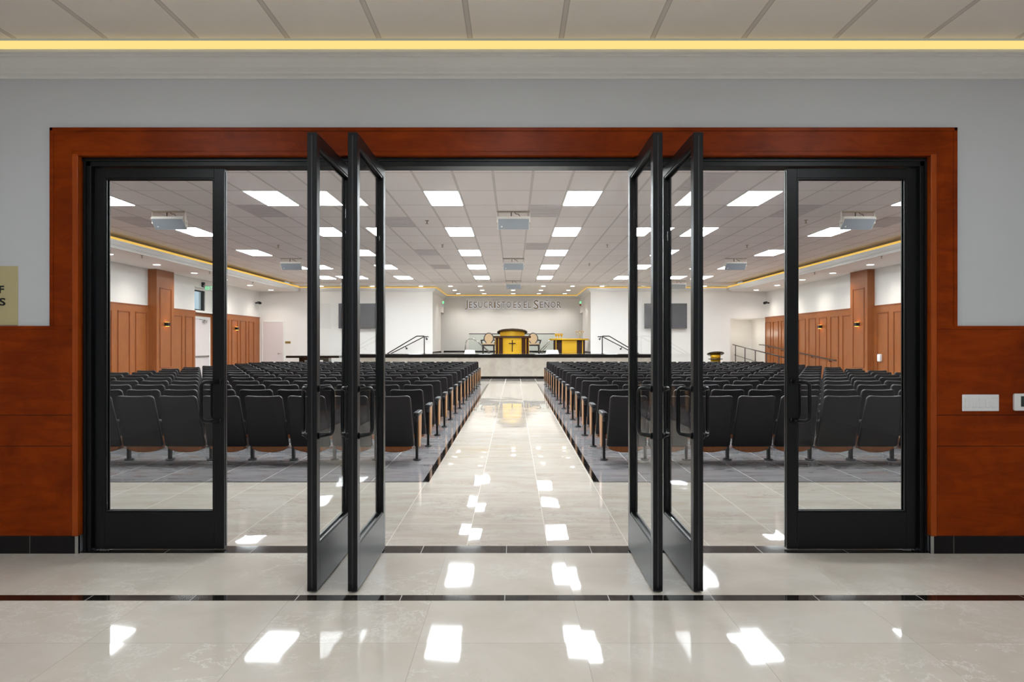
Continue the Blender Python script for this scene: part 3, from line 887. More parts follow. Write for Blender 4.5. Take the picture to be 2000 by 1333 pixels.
# hanging loudspeakers
spk = None
def loudspeaker(x, y, lab):
    global spk
    if spk is not None:
        return dup(spk, (x, y, CZ), lab)
    spk = thing('loudspeaker', lab, 'loudspeaker', (x, y, CZ), 0, 'white hanging loudspeakers')
    H_ = .335
    prof = [(-.02, -.165), (.20, -.37), (.36, -.30), (.36, -.16), (.22, -.10), (.03, -.115)]     # (y, z) cabinet side
    def cab(x0, x1, pr, mb, mat, taper=.06):
        n = len(pr)
        vs = [(x0 + (taper if p[0] > .21 else 0), p[0], p[1]) for p in pr] + [(x1 - (taper if p[0] > .21 else 0), p[0], p[1]) for p in pr]
        fs = [(i, i + n, (i + 1) % n + n, (i + 1) % n) for i in range(n)] + [tuple(range(n)), tuple(range(n, 2 * n))[::-1]]
        mb.add(vs, fs, mat)
    m = MB(); cab(-H_, H_, prof, m, M['speaker_body']); m.build('cabinet', spk)
    m = MB()
    e = Vector((0, .22, -.205)).normalized(); nn = Vector((0, -.205, -.22)).normalized()
    a = Vector((0, -.02, -.165)) + e * .012; b = Vector((0, .20, -.37)) - e * .012
    for s0, s1 in ((-H_ + .012, H_ - .012),):
        q = [Vector((s0, 0, 0)) + a, Vector((s1, 0, 0)) + a, Vector((s1, 0, 0)) + b, Vector((s0, 0, 0)) + b]
        vs = q + [p + nn * .008 for p in q]
        m.add(vs, [(0, 1, 2, 3), (7, 6, 5, 4), (0, 4, 5, 1), (1, 5, 6, 2), (2, 6, 7, 3), (3, 7, 4, 0)], M['grille'])
    m.build('grille', spk)
    m = MB()
    q0 = Vector((-H_ + .07, 0, 0)) + b - e * .06 + nn * .008
    m.add([q0, q0 + Vector((.03, 0, 0)), q0 + Vector((.03, 0, 0)) - e * .03, q0 - e * .03] + [], [(0, 1, 2, 3)], M['white'])
    m.add([q0 + nn * .003, q0 + Vector((.03, 0, 0)) + nn * .003, q0 + Vector((.03, 0, 0)) - e * .03 + nn * .003, q0 - e * .03 + nn * .003], [(0, 1, 2, 3)], M['white'])
    m.build('badge', spk)
    m = MB()
    m.box(-.345, .345, .06, .16, -.02, 0, M['bracket'])
    m.box(-.355, -.342, .08, .14, -.24, 0, M['speaker_body']); m.box(.342, .355, .08, .14, -.24, 0, M['speaker_body'])
    m.box(-.355, -.335, .08, .14, -.26, -.23, M['bracket']); m.box(.335, .355, .08, .14, -.26, -.23, M['bracket'])
    m.build('bracket', spk)
    m = MB().tube([(-.05, .11, 0), (-.05, .11, -.12)], .01, M['rail_black'], 6)
    m.tube([(.02, .11, -.02), (.06, .1, -.06), (.1, .12, -.05), (.14, .12, -.11)], .007, M['rail_black'], 6)
    m.build('cable', spk)
    return spk
for k, y in enumerate((15.05, 23.4, 31.6)):
    nth = ['nearest the doors', 'second from the doors', 'nearest the stage'][k]
    loudspeaker(0.0, y, 'white loudspeaker hanging over the centre aisle, ' + nth)
    loudspeaker(-7.28, y, 'white loudspeaker hanging at left side, ' + nth)
    loudspeaker(7.28, y, 'white loudspeaker hanging at right side, ' + nth)

# ------------------------------------------------------------------ wood panelling, pilasters, sconces
PT = CH + 1.249
def panelling(side, runs, label, name, y0, y1, skip=None):
    """runs: list of (ya, yb) raised mouldings"""
    xw = XL if side < 0 else XR
    s = 1 if side < 0 else -1            # towards the room
    m = MB()
    m.box(xw, xw + s * .03, y0, y1, 0, PT, M['hall_wood'])
    m.box(xw, xw + s * .045, y0, y1, PT - .035, PT, M['hall_mould'])
    m.box(xw, xw + s * .04, y0, y1, 0, .12, M['black_line'])
    for (a, b) in runs:
        za, zb = .32, CH + 1.015
        t_ = .035
        for (q0, q1, r0, r1_) in ((a, a + t_, za, zb), (b - t_, b, za, zb), (a, b, za, za + t_), (a, b, zb - t_, zb)):
            m.box(xw + s * .03, xw + s * .052, q0, q1, r0, r1_, M['hall_mould'], bev=.008)
    struct(name, m, label, 'wood panelling')
lr = [(21.58 - 1.01 * k, 22.26 - 1.01 * k) for k in range(15)] + [(22.59, 23.28)]
panelling(-1, lr, 'orange-brown wood panelling on the left wall before the pilaster', 'trim_14', HF, 23.42)
panelling(-1, [(25.03, 25.77), (26.02, 26.67)], 'narrow wood panelling on the left wall between pilaster and exit door', 'trim_15', 24.62, RY0)
panelling(-1, [(29.3, 29.98), (30.3, 30.95), (31.27, 31.95), (32.25, 32.9)], 'wood panelling on the left wall next to the stage wall', 'trim_16', RY1, YB)
panelling(1, [(22.58 - 1.01 * k, 23.28 - 1.01 * k) for k in range(16)], 'orange-brown wood panelling on the right wall before the pilaster', 'trim_17', HF, 23.50)
panelling(1, [(25.05 + .985 * k, 25.72 + .985 * k) for k in range(9)], 'long wood panelling on the right wall behind the ramp handrail', 'trim_18', 24.7, YB)
def pilaster(x0, x1, y0, y1, face, label, name):
    m = MB()
    m.box(x0, x1, y0, y1, 0, SZ, M['hall_wood'], bev=.004)
    s = 1 if face > x0 + .1 else -1
    a, b = y0 + .2, y1 - .2; za, zb = .70, CH + 1.86; t_ = .035
    for (q0, q1, r0, r1_) in ((a, a + t_, za, zb), (b - t_, b, za, zb), (a, b, za, za + t_), (a, b, zb - t_, zb)):
        m.box(face, face + s * .02, q0, q1, r0, r1_, M['hall_mould'], bev=.008)
    struct(name, m, label, 'pilaster')
pilaster(XL, XL + .29, 23.42, 24.62, XL + .29, 'tall wood pilaster on the left wall rising to the soffit', 'column_1')
pilaster(XR - .24, XR, 23.50, 24.70, XR - .24, 'tall wood pilaster on the right wall rising to the soffit', 'column_2')
# lining of the exit recess
m = MB()
m.box(XL - .0, XB, RY1 - .03, RY1, 0, PT - .05, M['hall_wood']); m.box(XL, XB, RY0, RY0 + .03, 0, PT - .05, M['hall_wood'])
m.box(XB, XB + .02, RY0 + .03, RY1 - .03, 2.56, PT - .05, M['hall_wood'])
m.box(XB, XB + .02, 28.74, RY1 - .03, 0, 2.56, M['hall_wood'])
m.box(XB, XL, RY0, RY1, PT - .05, PT - .01, M['white'])
struct('trim_19', m, 'wood lining of the recess around the left exit door', 'wood lining')
sc_ = None
def sconce(x, y, s, lab):
    global sc_
    if sc_ is None:
        sc_ = thing('wall_sconce', lab, 'wall lamp', (x, y, CH + .655), 0, 'up and down wall sconces')
        MB().box(0, .12, -.085, .085, -.065, .065, M['black_metal'], bev=.004).build('housing', sc_)
        MB().box(.02, .10, -.07, .07, .065, .068, M['sconce_glow']).box(.02, .10, -.07, .07, -.068, -.065, M['sconce_glow']).build('lens', sc_)
        o = sc_
    else:
        o = dup(sc_, (x, y, CH + .655), lab)
    if s < 0: o.rotation_euler = (0, 0, math.pi)
sconce(XL + .29, 24.02, 1, 'black wall sconce on the left wood pilaster')
sconce(XL + .03, 20.9, 1, 'black wall sconce on left panelling before the pilaster')
sconce(XL + .03, 30.75, 1, 'black wall sconce on left panelling near the stage wall')
sconce(XR - .24, 24.10, -1, 'black wall sconce on the right wood pilaster')
sconce(XR - .03, 27.5, -1, 'black wall sconce on right panelling beyond the pilaster')

# exit door, window, exit sign, extinguisher
t = thing('door_7', 'white exit door in the recess of the left wall', 'door', (XB, 27.7, 0), 0, None, 'structure')
child_world(MB().box(XB, XB + .05, 27.12, 27.2, 0, 2.56, M['white']).box(XB, XB + .05, 28.63, 28.73, 0, 2.56, M['white'])
            .box(XB, XB + .05, 27.2, 28.63, 2.46, 2.56, M['white']), 'door_frame', t)
child_world(MB().box(XB, XB + .03, 27.2, 28.63, 0.01, 2.46, M['door_white']), 'door_panel', t)
child_world(MB().box(XB + .03, XB + .08, 27.25, 28.55, .98, 1.04, M['steel']), 'push_bar', t)
child_world(MB().box(XB + .03, XB + .09, 28.0, 28.35, 2.34, 2.42, M['steel']).tube([(XB + .06, 28.1, 2.38), (XB + .2, 27.9, 2.43), (XB + .06, 27.7, 2.45)], .012, M['steel'], 6), 'door_closer', t)
t = thing('window_1', 'small dark framed window above the left exit door', 'window', (XB, (wy0 + wy1) / 2, wz0), 0, None, 'structure')
m = MB()
m.box(XB - .1, XB - .04, wy0, wy1, wz0, wz0 + .05, M['black_metal']).box(XB - .1, XB - .04, wy0, wy1, wz1 - .05, wz1, M['black_metal'])
m.box(XB - .1, XB - .04, wy0, wy0 + .06, wz0, wz1, M['black_metal']).box(XB - .1, XB - .03, wy1 - .16, wy1, wz0, wz1, M['black_metal'])
child_world(m, 'window_frame', t)
child_world(MB().box(XB - .075, XB - .065, wy0 + .06, wy1 - .16, wz0 + .05, wz1 - .05, M['glass']), 'pane', t)
child_world(MB().box(XB - .05, XB + .01, wy0 - .02, wy1 + .02, wz0 - .02, wz0 + .005, M['white']), 'window_sill', t)
ey = 27.6
t = thing('exit_sign', 'green lit exit sign beside the small left window', 'exit sign', (XL, ey, CH + 2.2))
child_world(MB().box(XL, XL + .09, ey - .04, ey + .04, CH + 2.20, CH + 2.24, M['white']).box(XL + .07, XL + .38, ey - .03, ey + .03, CH + 2.04, CH + 2.25, M['switch'], bev=.01), 'housing', t)
lt = 'EXIT'
for k, ch in enumerate(lt):
    x0 = XL + .10 + k * .064
    letter(ch, x0, x0 + (.05 if ch != 'I' else .018), CH + 2.08, CH + 2.21, ey - .032, t, mat=M['exit_glow'], ext=.004, bold=.03)
child_world(MB().box(XL, XL + .10, ey - .15, ey - .05, CH + 2.26, CH + 2.36, M['black_metal']).box(XL, XL + .03, ey - .15, ey + .05, CH + 2.18, CH + 2.36, M['black_metal']), 'emergency_lamp', t)
t = thing('fire_extinguisher', 'red fire extinguisher on the left panelling by the exit door', 'fire extinguisher', (XL + .1, 29.15, .85))
MB().lathe([(.0, 0), (.065, .0), (.07, .02), (.07, .36), (.05, .42), (.02, .45), (.02, .48)], M['red'], 16).build('cylinder', t)
MB().box(-.035, .035, -.02, .02, .48, .55, M['black_metal'], bev=.005).tube([(.0, 0, .5), (.06, -.04, .47), (.08, -.05, .3), (.07, -.05, .12)], .01, M['black_metal'], 6).build('valve', t)
MB().lathe([(.071, .14), (.0712, .16), (.0712, .28), (.071, .30)], M['switch'], 16).build('paper_label', t)

# back-left door, plaque
t = thing('door_8', 'plain pinkish white door in the back wall at left', 'door', (-11.3, YB, 0), 0, None, 'structure')
dx0, dx1, dz = wx(513.6, YB), wx(553.3, YB), wz(629.5, YB)
child_world(MB().box(dx0 - .06, dx0, YB - .03, YB, 0, dz + .06, M['white']).box(dx1, dx1 + .06, YB - .03, YB, 0, dz + .06, M['white'])
            .box(dx0, dx1, YB - .03, YB, dz, dz + .06, M['white']), 'door_frame', t)
child_world(MB().box(dx0, dx1, YB - .015, YB, .01, dz, M['door_white']), 'door_panel', t)
child_world(MB().tube([(dx1 - .1, YB - .015, 1.04), (dx1 - .1, YB - .07, 1.04), (dx1 - .24, YB - .07, 1.04)], .018, M['steel'], 8), 'door_handle', t)
tag(MB().box(wx(557, YB), wx(567.7, YB), YB - .012, YB, wz(671.5, YB), wz(667, YB), M['brass'])
    .box(wx(558.2, YB), wx(566.5, YB), YB - .014, YB - .012, wz(669.6, YB), wz(669.0, YB), M['ink']).build('door_plaque'),
    'small brass plaque on the wall beside the back left door', 'sign')

# security cameras
def seccam(x, s, lab):
    t = thing('security_camera', lab, 'security camera', (x, 33.2, wz(592, 33.2)), 0, 'black security cameras')
    MB().tube([(0, 0, 0), (s * .12, 0, 0)], .035, M['black_metal'], 10).build('mount', t)
    MB().tube([(s * .12, .0, .02), (s * .3, -.22, -.02)], .06, M['black_metal'], 12).build('camera_body', t)
seccam(XL, 1, 'black security camera in the far left corner above the panelling')
seccam(XR, -1, 'black security camera in the far right corner above the alcove')
# little box on the right panelling
m = MB().slab(rrect(-.09, .09, -.12, .12, .03), 0, .08, .015, lambda a, b, w_: (-w_, a, b), M['switch'])
o = tag(m.build('wall_sensor', loc=(XR - .03, 23.05, wz(699.5, 23.05))), 'small white thermostat box on the right wood panelling', 'sensor')

# TV screens
def tv(px0, px1, lab):
    t = thing('wall_television', lab, 'television', (wx((px0 + px1) / 2, YB), YB, wz(617, YB)), 0, 'wall televisions beside the stage')
    y = YB - .28
    x0, x1, z0, z1 = wx(px0, y), wx(px1, y), wz(642, y), wz(593, y)
    child_world(MB().box(x0, x1, y, y + .07, z0, z1, M['screen_edge'], bev=.01), 'housing', t)
    child_world(MB().box(x0 + .025, x1 - .025, y - .004, y, z0 + .03, z1 - .025, M['screen']), 'screen', t)
    child_world(MB().box((x0 + x1) / 2 - .15, (x0 + x1) / 2 + .15, y + .07, YB, (z0 + z1) / 2 - .2, (z0 + z1) / 2 + .2, M['black_metal']), 'wall_mount', t)
tv(661, 746, 'dark flat television on the wall left of the stage')
tv(1259, 1342, 'dark flat television on the wall right of the stage')

# ------------------------------------------------------------------ stage
SX0, SX1 = -7.25, 6.55
m = MB()
m.box(SX0, SX1, SY, 31.9, 0.11, .91, M['stage_marble'])
m.box(SX0 - .01, SX1 + .01, SY - .04, SY + .3, .91, STZ, M['stage_black'], bev=.012)
m.box(SX0 + .0, SX1, SY + .3, 31.9, .91, STZ, M['front_tile'])
m.box(SX0, SX1, SY - .01, SY + .02, 0, .11, M['stage_black'])
m.box(-4.45, 4.30, 31.9, YB, .0, STZ, M['front_tile'])
m.box(NXL, NXR, YB, YN, 0, STZ, M['front_tile'])
m.box(NXL - 1.5, NXR + 1.5, 37.5, YN, 0, STZ, M['front_tile'])
m.box(NXL, NXR, YN - .02, YN, STZ, STZ + .06, M['stage_black'])
m.box(NXL, NXL + .02, YB, 37.5, STZ, STZ + .06, M['stage_black']); m.box(NXR - .02, NXR, YB, 37.5, STZ, STZ + .06, M['stage_black'])
tag(m.build('stage'), 'raised marble fronted stage with a black granite edge', 'stage', kind='structure')
# side stairs descending outwards behind the stage front
for s, x0, lab in ((-1, -4.45, 'left'), (1, 4.30, 'right')):
    m = MB()
    for k in range(6):
        m.box(x0 + s * .3 * k, x0 + s * .3 * (k + 1), 31.9, YB, 0, STZ - STZ / 6.5 * (k + .5), M['front_tile'])
    tag(m.build('stairs'), 'stone steps going down beside the %s end of the stage' % lab, 'stairs', kind='structure')
def stair_rail(s, pxs, lab, dist, drop):
    """pxs: end, post, knee, low"""
    t = thing('handrail', lab, 'handrail', (0, 0, 0), 0, 'black handrails beside the stage')
    e, post, knee, low, lowy = pxs
    d1, d2 = dist, dist + .95
    ztop = wz(657, d1)
    m = MB()
    m.tube([(wx(post, d1), d1, ztop), (wx(knee, d1), d1, ztop), (wx(low, d1), d1, wz(lowy, d1))], .024, M['rail_black'], 8)
    m.build('rail', t)
    m = MB()
    zt2 = wz(658, d2)
    m.tube([(wx(e, d2), d2, zt2), (wx(post, d2), d2, zt2), (wx(low + s * (-4), d2), d2, wz(lowy + 1 + drop, d2))], .022, M['rail_black'], 8)
    m.build('wall_rail', t)
    MB().tube([(wx(post, d1), d1, ztop), (wx(post, d1), d1, STZ)], .024, M['rail_black'], 8).lathe([(.05, STZ), (.05, STZ + .015)], M['rail_black'], 12, xf=Matrix.Translation((wx(post, d1), d1, 0))).build('post', t)
    for q in (0.06, .55):
        xa = wx(e, d2) + (wx(low + s * (-4), d2) - wx(e, d2)) * q
        xb = wx(post, d2)
        za = zt2 if q < .2 else zt2 + (wz(lowy + 1 + drop, d2) - zt2) * (abs(xa - xb) / abs(wx(low - s * 4, d2) - xb))
        MB().tube([(xa, d2, za), (xa, d2 + .02, za - .09), (xa, YB, za - .11)], .014, M['rail_black'], 6).lathe([(.035, -.02), (.045, 0), (.035, .02)], M['rail_black'], 10, xf=Matrix.Translation((xa, YB - .03, za - .11)) @ Matrix.Rotation(R(90), 4, 'X')).build('rail_bracket', t)
    return t
stair_rail(-1, (837, 828.7, 814, 752, 694), 'black double handrail at the left stage steps', 32.4, 0)
stair_rail(1, (1167.5, 1176.3, 1190, 1256, 696), 'black double handrail at the right stage steps', 32.4, 0)

# wall lettering
t = thing('wall_lettering', 'silver and gold capitals JESUCRISTO ES EL SEÑOR on the stage wall', 'sign', (0, YN, wz(600, YN)))
yl = YN - .07
def word(s, px0, px1, bigs=(0,)):
    wd = []
    for i, ch in enumerate(s):
        base = {'I': .38, 'J': .55, 'E': .78, 'L': .72, 'S': .85, 'T': .9, 'O': 1.12, 'C': .98, 'R': .92, 'U': 1.0, '\u00d1': 1.1}[ch]
        wd.append(base * (1.28 if i in bigs else 1.0))
    gap = .26
    tot = sum(wd) + gap * (len(s) - 1)
    x = px0
    k = (px1 - px0) / tot
    for i, ch in enumerate(s):
        x1 = x + wd[i] * k
        z0p, z1p = (602, 589.5)
        if i in bigs: z0p, z1p = (604.5, 586.5) if ch == 'S' else (605.5, 587)
        if ch == '\u00d1': z1p = 586.3
        o = letter(ch, wx(x, yl), wx(x1, yl), wz(z0p, yl), wz(z1p, yl), yl, t, mat=M['letter_face'], ext=.03, bold=.012)
        o['label'] = 'letter ' + ch
        h = letter(ch, wx(x - .3, yl + .05), wx(x1 + .3, yl + .05), wz(z0p + .5, yl + .05), wz(z1p - .2, yl + .05), yl + .06, o, name='halo_light', mat=M['halo'], ext=.012, bold=.03)
        x = x1 + gap * k
word('JESUCRISTO', 908, 998.5)
word('ES', 1002.5, 1017.5, ())
word('EL', 1022.5, 1037.5, ())
word('SE\u00d1OR', 1042.3, 1095.5)

# pulpit
def T(x, y, z): return Matrix.Translation((x, y, z))
py_ = 32.2
t = thing('pulpit', 'gold and dark wood pulpit with a black cross at stage centre', 'pulpit', (wx(1000.5, py_), py_, STZ))
kx = py_ / F
def arc_prism(mb, xw, z0, z1, depth, bulge, mat, n=14, y0=0.0, xa=None):
    """solid whose front (towards the camera) is a shallow arc"""
    a, b = (-xw, xw) if xa is None else xa
    vs = []
    for z in (z0, z1):
        for i in range(n + 1):
            x = a + (b - a) * i / n
            vs.append((x, y0 - bulge * (1 - (x / max(abs(xw), 1e-6)) ** 2), z))
        vs.append((b, y0 + depth, z)); vs.append((a, y0 + depth, z))
    k = n + 3
    fs = [(i, (i + 1) % k, (i + 1) % k + k, i + k) for i in range(k)] + [tuple(range(k))[::-1], tuple(range(k, 2 * k))]
    mb.add(vs, fs, mat)
W_ = 33.0 * kx
child = MB(); arc_prism(child, W_, 0, .70, .55, .32, M['gold']); child.build('body', t)
for (a, b) in ((-26, -18.5), (-32, -27.5), (18.5, 26), (27.5, 32)):
    mm = MB(); arc_prism(mm, W_, 0, .70, .50, .36, M['dark_wood'], 6, 0.0, (a * kx, b * kx)); mm.build('dark_pilaster', t, label='dark wood strip')
mm = MB(); arc_prism(mm, 36.5 * kx, .70, .79, .62, .40, M['dark_top']); mm.build('counter', t, label='dark polished counter')
mm = MB(); arc_prism(mm, 24 * kx, .79, 1.02, .30, .25, M['gold'])
mm.v = [(a, b, c_ if c_ < 1.0 else .925 - .2126 * (b - .1)) for (a, b, c_) in mm.v]; mm.build('reading_desk', t)
mm = MB()
xf = T(0, .1, .965) @ Matrix.Rotation(R(-12), 4, 'X')
mm.lathe([(.60, -.045), (.68, -.03), (.69, 0.0), (.67, .02), (.0, .02)], M['dark_top'], 40, xf=xf, sy=.95)
for q in range(5):
    an = R(230 + q * 20)
    mm.lathe([(.025, .0), (.025, .004)], M['steel'], 10, xf=xf @ T(.66 * math.cos(an), .62 * math.sin(an), .02))
mm.build('tilted_top', t, label='dark round tilted reading top')
mm = MB().box(-.022, .022, -.385, -.35, .08, .60, M['dark_wood']).box(-.15, .15, -.385, -.35, .43, .475, M['dark_wood'])
mm.build('cross', t, label='dark wooden cross')

# side table with goblets and menorah
ty = 34.0
t = thing('altar_table', 'gold and dark wood table right of the pulpit', 'table', (wx(1111.5, ty), ty, STZ))
kt = ty / F
tz = wz(664.8, ty) - STZ
mm = MB().slab([(39 * kt * math.cos(R(a)), .42 * math.sin(R(a))) for a in range(0, 360, 12)], tz, tz + .07, .015, lambda a, b, w_: (a, b, w_), M['gold']); mm.build('tabletop', t)
mm = MB().box(-14.5 * kt, 14.5 * kt, -.2, .2, 0, tz, M['gold'], bev=.01); mm.build('centre_panel', t, label='gold centre panel')
for s in (-1, 1):
    MB().box(s * 14.5 * kt, s * 30.5 * kt, -.14, .16, 0, tz, M['dark_wood'], bev=.01).build('dark_support', t, label='dark wood support')
    MB().box(s * 25 * kt, s * 26.6 * kt, -.16, -.13, 0, tz, M['gold']).build('gold_strip', t)
gz = STZ + tz + .07
go = None
for k, px in enumerate((1086, 1091.2, 1096.5)):
    lab = 'gold goblet on the altar table, ' + ['leftmost of three', 'middle of three', 'rightmost of three'][k]
    if go is None:
        go = MB().lathe([(.05, 0), (.05, .01), (.014, .03), (.012, .09), (.03, .11), (.055, .15), (.06, .24), (.055, .24), (.05, .15), (.0, .12)], M['gold'], 16).build('goblet', loc=(wx(px, ty), ty - .05, gz))
        tag(go, lab, 'goblet', 'gold goblets')
    else:
        o = go.copy(); COL.objects.link(o); o.location = (wx(px, ty), ty - .05, gz); o['label'] = lab
t = thing('menorah', 'thin pale gold seven branched candelabrum on the altar table', 'candelabrum', (wx(1132.5, ty), ty, gz))
mm = MB().lathe([(.07, 0), (.07, .012), (.02, .03), (.01, .05)], M['pale_gold'], 14).tube([(0, 0, .03), (0, 0, .36)], .009, M['pale_gold'], 8)
mm.build('stem', t)
for k in (1, 2, 3):
    r_ = .058 * k
    MB().tube([(r_ * math.cos(a), 0, .30 - r_ * .95 * math.sin(-a)) for a in [math.pi + math.pi * q / 12 for q in range(13)]], .007, M['pale_gold'], 8).build('branch', t)
mm = MB()
for k in range(-3, 4):
    mm.lathe([(.012, .0), (.022, .02), (.022, .06), (.012, .062)], M['pale_gold'], 10, xf=T(.058 * k, 0, .30 if k else .34))
mm.build('candle_cups', t)

# armchairs
ac = None
def armchair(x, y, lab):
    global ac
    if ac is not None: return dup(ac, (x, y, STZ), lab)
    t = thing('armchair', lab, 'armchair', (x, y, STZ), 0, 'upholstered armchairs behind the pulpit'); ac = t
    # sits facing the hall (towards -y)
    def ell(rx, rz, n=28, cz=.68, pinch=0.0):
        out = []
        for i in range(n):
            a = 2 * math.pi * i / n
            z = math.sin(a); w = 1.0 - (pinch * max(0, -z - .1))
            out.append((rx * math.cos(a) * w, cz + rz * z))
        return out
    bk = lambda a, b, w_: (a, .24 + (b - .4) * .18 - w_, b)
    MB().slab(ell(.255, .30, pinch=.35), 0, .05, .012, bk, M['chair_frame']).build('back_frame', t)
    MB().slab(ell(.205, .25, pinch=.35), .05, .075, .012, bk, M['beige_fabric']).build('backrest', t, label='beige oval upholstered backrest')
    MB().slab(rrect(-.30, .30, -.28, .26, .06), .40, .47, .02, lambda a, b, w_: (a, b, w_), M['beige_fabric']).build('seat', t, label='beige seat cushion')
    MB().slab(rrect(-.31, .31, -.29, .27, .05), .33, .40, .01, lambda a, b, w_: (a, b, w_), M['chair_frame']).build('seat_frame', t)
    for s in (-1, 1):
        MB().tube([(s * .24, .25, .62), (s * .34, .05, .60), (s * .36, -.14, .605), (s * .34, -.20, .56), (s * .30, -.16, .42)], .030, M['chair_frame'], 8).build('armrest', t)
        MB().tube([(s * .26, -.25, .34), (s * .265, -.26, .22), (s * .26, -.25, .1), (s * .26, -.25, 0)], .03, M['chair_frame'], 10, radii=[.045, .04, .03, .036]).build('leg', t)
        MB().tube([(s * .25, .22, .34), (s * .26, .26, .15), (s * .27, .32, 0)], .026, M['chair_frame'], 8, radii=[.03, .024, .02]).build('leg', t)
    return t
armchair(wx(954.3, 34.6), 34.6, 'beige oval back armchair left of the pulpit')
armchair(wx(1041.5, 34.6), 34.6, 'beige oval back armchair right of the pulpit')

# glass balustrade of the baptistry and steel rails
gy = 36.3
t = thing('glass_balustrade', 'long low glass balustrade with a dark top behind the pulpit', 'balustrade', (wx(1000, gy), gy, STZ))
child_world(MB().box(wx(916, gy), wx(1084, gy), gy, gy + .012, STZ, wz(653.2, gy), M['stage_glass']), 'glass_pane', t)
child_world(MB().box(wx(916, gy), wx(1084, gy), gy - .012, gy + .024, wz(653.4, gy), wz(651.9, gy), M['seat_metal']), 'top_rail', t)
ry = 35.6
t = thing('steel_handrail', 'curved stainless handrail left of the left armchair', 'handrail', (wx(909, ry), ry, STZ), 0, 'stainless pool handrails')
pts = [(908.5, 688.6), (909.5, 670), (912, 664), (916, 662.2), (924, 662), (928, 664), (934, 669), (958, 690)]
child_world(MB().tube([(wx(a, ry), ry, wz(b, ry)) for a, b in pts], .035, M['steel'], 10), 'rail', t)
t = thing('steel_handrail', 'sloping stainless handrail right of the right armchair', 'handrail', (wx(1060, ry), ry, STZ), 0, 'stainless pool handrails')
child_world(MB().tube([(wx(a, ry), ry, wz(b, ry)) for a, b in [(1076, 663), (1052, 688.6)]], .025, M['steel'], 10)
            .tube([(wx(a, ry), ry, wz(b, ry)) for a, b in [(1080, 663), (1057, 688.6)]], .02, M['steel'], 10), 'rail', t)
# white monitor wedges on the stage edge
for (a, b, lab) in ((907, 928, 'left of the pulpit'), (1066, 1091.5, 'right of the pulpit')):
    y0 = 31.2
    t = thing('stage_monitor', 'low white wedge shaped floor monitor ' + lab, 'stage monitor', (wx((a + b) / 2, y0), y0, STZ), 0, 'white floor monitors')
    wdt = (b - a) * y0 / F / 2
    mm = MB()
    pr = [(-wdt, 0), (wdt, 0), (wdt * .85, .17), (-wdt * .85, .17)]
    vs = [(p[0], -.05 if p[1] == 0 else .08, p[1]) for p in pr] + [(p[0], .35, p[1] * .8) for p in pr]
    mm.add(vs, [(0, 1, 2, 3), (7, 6, 5, 4), (0, 4, 5, 1), (1, 5, 6, 2), (2, 6, 7, 3), (3, 7, 4, 0)], M['speaker_body'])
    mm.build('cabinet', t)
    MB().box(-wdt * .1, wdt * .1, .36, .38, .04, .09, M['seat_metal']).build('socket_plate', t)
# small exit lights high on the recess corners
for (px, lab, mt) in ((865.5, 'small green wall light high at the left stage recess', 'exit_glow'), (1139.5, 'small red and green wall light high at the right stage recess', 'red')):
    y0 = 38.2
    s = 1 if px < 1000 else -1
    x_ = NXL if s > 0 else NXR
    t = thing('recess_light', lab, 'signal light', (x_, y0, wz(593, y0)))
    MB().box(0, s * .06, -.12, .12, -.16, .16, M['switch'], bev=.01).build('housing', t)
    MB().box(s * .03, s * .11, -.135, -.12, -.02, .1, M['exit_glow']).build('lamp', t)
    if mt == 'red': MB().box(s * .03, s * .11, -.135, -.12, -.13, -.03, M['red']).build('lens', t)

# dark table at left of stage
y0 = 32.0
t = thing('dark_table', 'long black table on a pedestal left of the stage', 'table', (wx(610, y0), y0, 0))
x0, x1 = wx(558, y0), wx(662, y0); zt = wz(695.3, y0)
child_world(MB().box(x0, x1, y0, y0 + .8, zt - .10, zt, M['stage_black'], bev=.01), 'tabletop', t)
child_world(MB().box(x0 + .55, x1 - .5, y0 + .15, y0 + .65, zt - .2, zt - .1, M['stage_black']).box(x0 + .55, x0 + .8, y0 + .15, y0 + .65, 0, zt - .2, M['stage_black'])
            .box(x1 - .75, x1 - .5, y0 + .15, y0 + .65, 0, zt - .2, M['stage_black']), 'pedestal', t)
# gold lectern at right
y0 = 31.6
zt = wz(690.5, y0)
t = thing('gold_stand', 'gold round stand with dark tilted top on the floor right of the stage', 'lectern', (wx(1397.5, y0), y0, 0))
MB().lathe([(.30, 0), (.30, .03), (.21, .06), (.21, zt - .27)], M['gold'], 28).build('body', t)
MB().lathe([(.30, zt - .27), (.33, zt - .255), (.30, zt - .235)], M['dark_top'], 28).build('ring', t, label='dark ring')
MB().lathe([(.21, zt - .235), (.22, zt - .05)], M['gold'], 28).build('upper_body', t)
MB().lathe([(.34, -.03), (.37, -.01), (.37, .01), (.0, .012)], M['dark_top'], 32, xf=T(0, 0, zt - .02) @ Matrix.Rotation(R(-15), 4, 'X')).build('tilted_top', t, label='dark round tilted top')

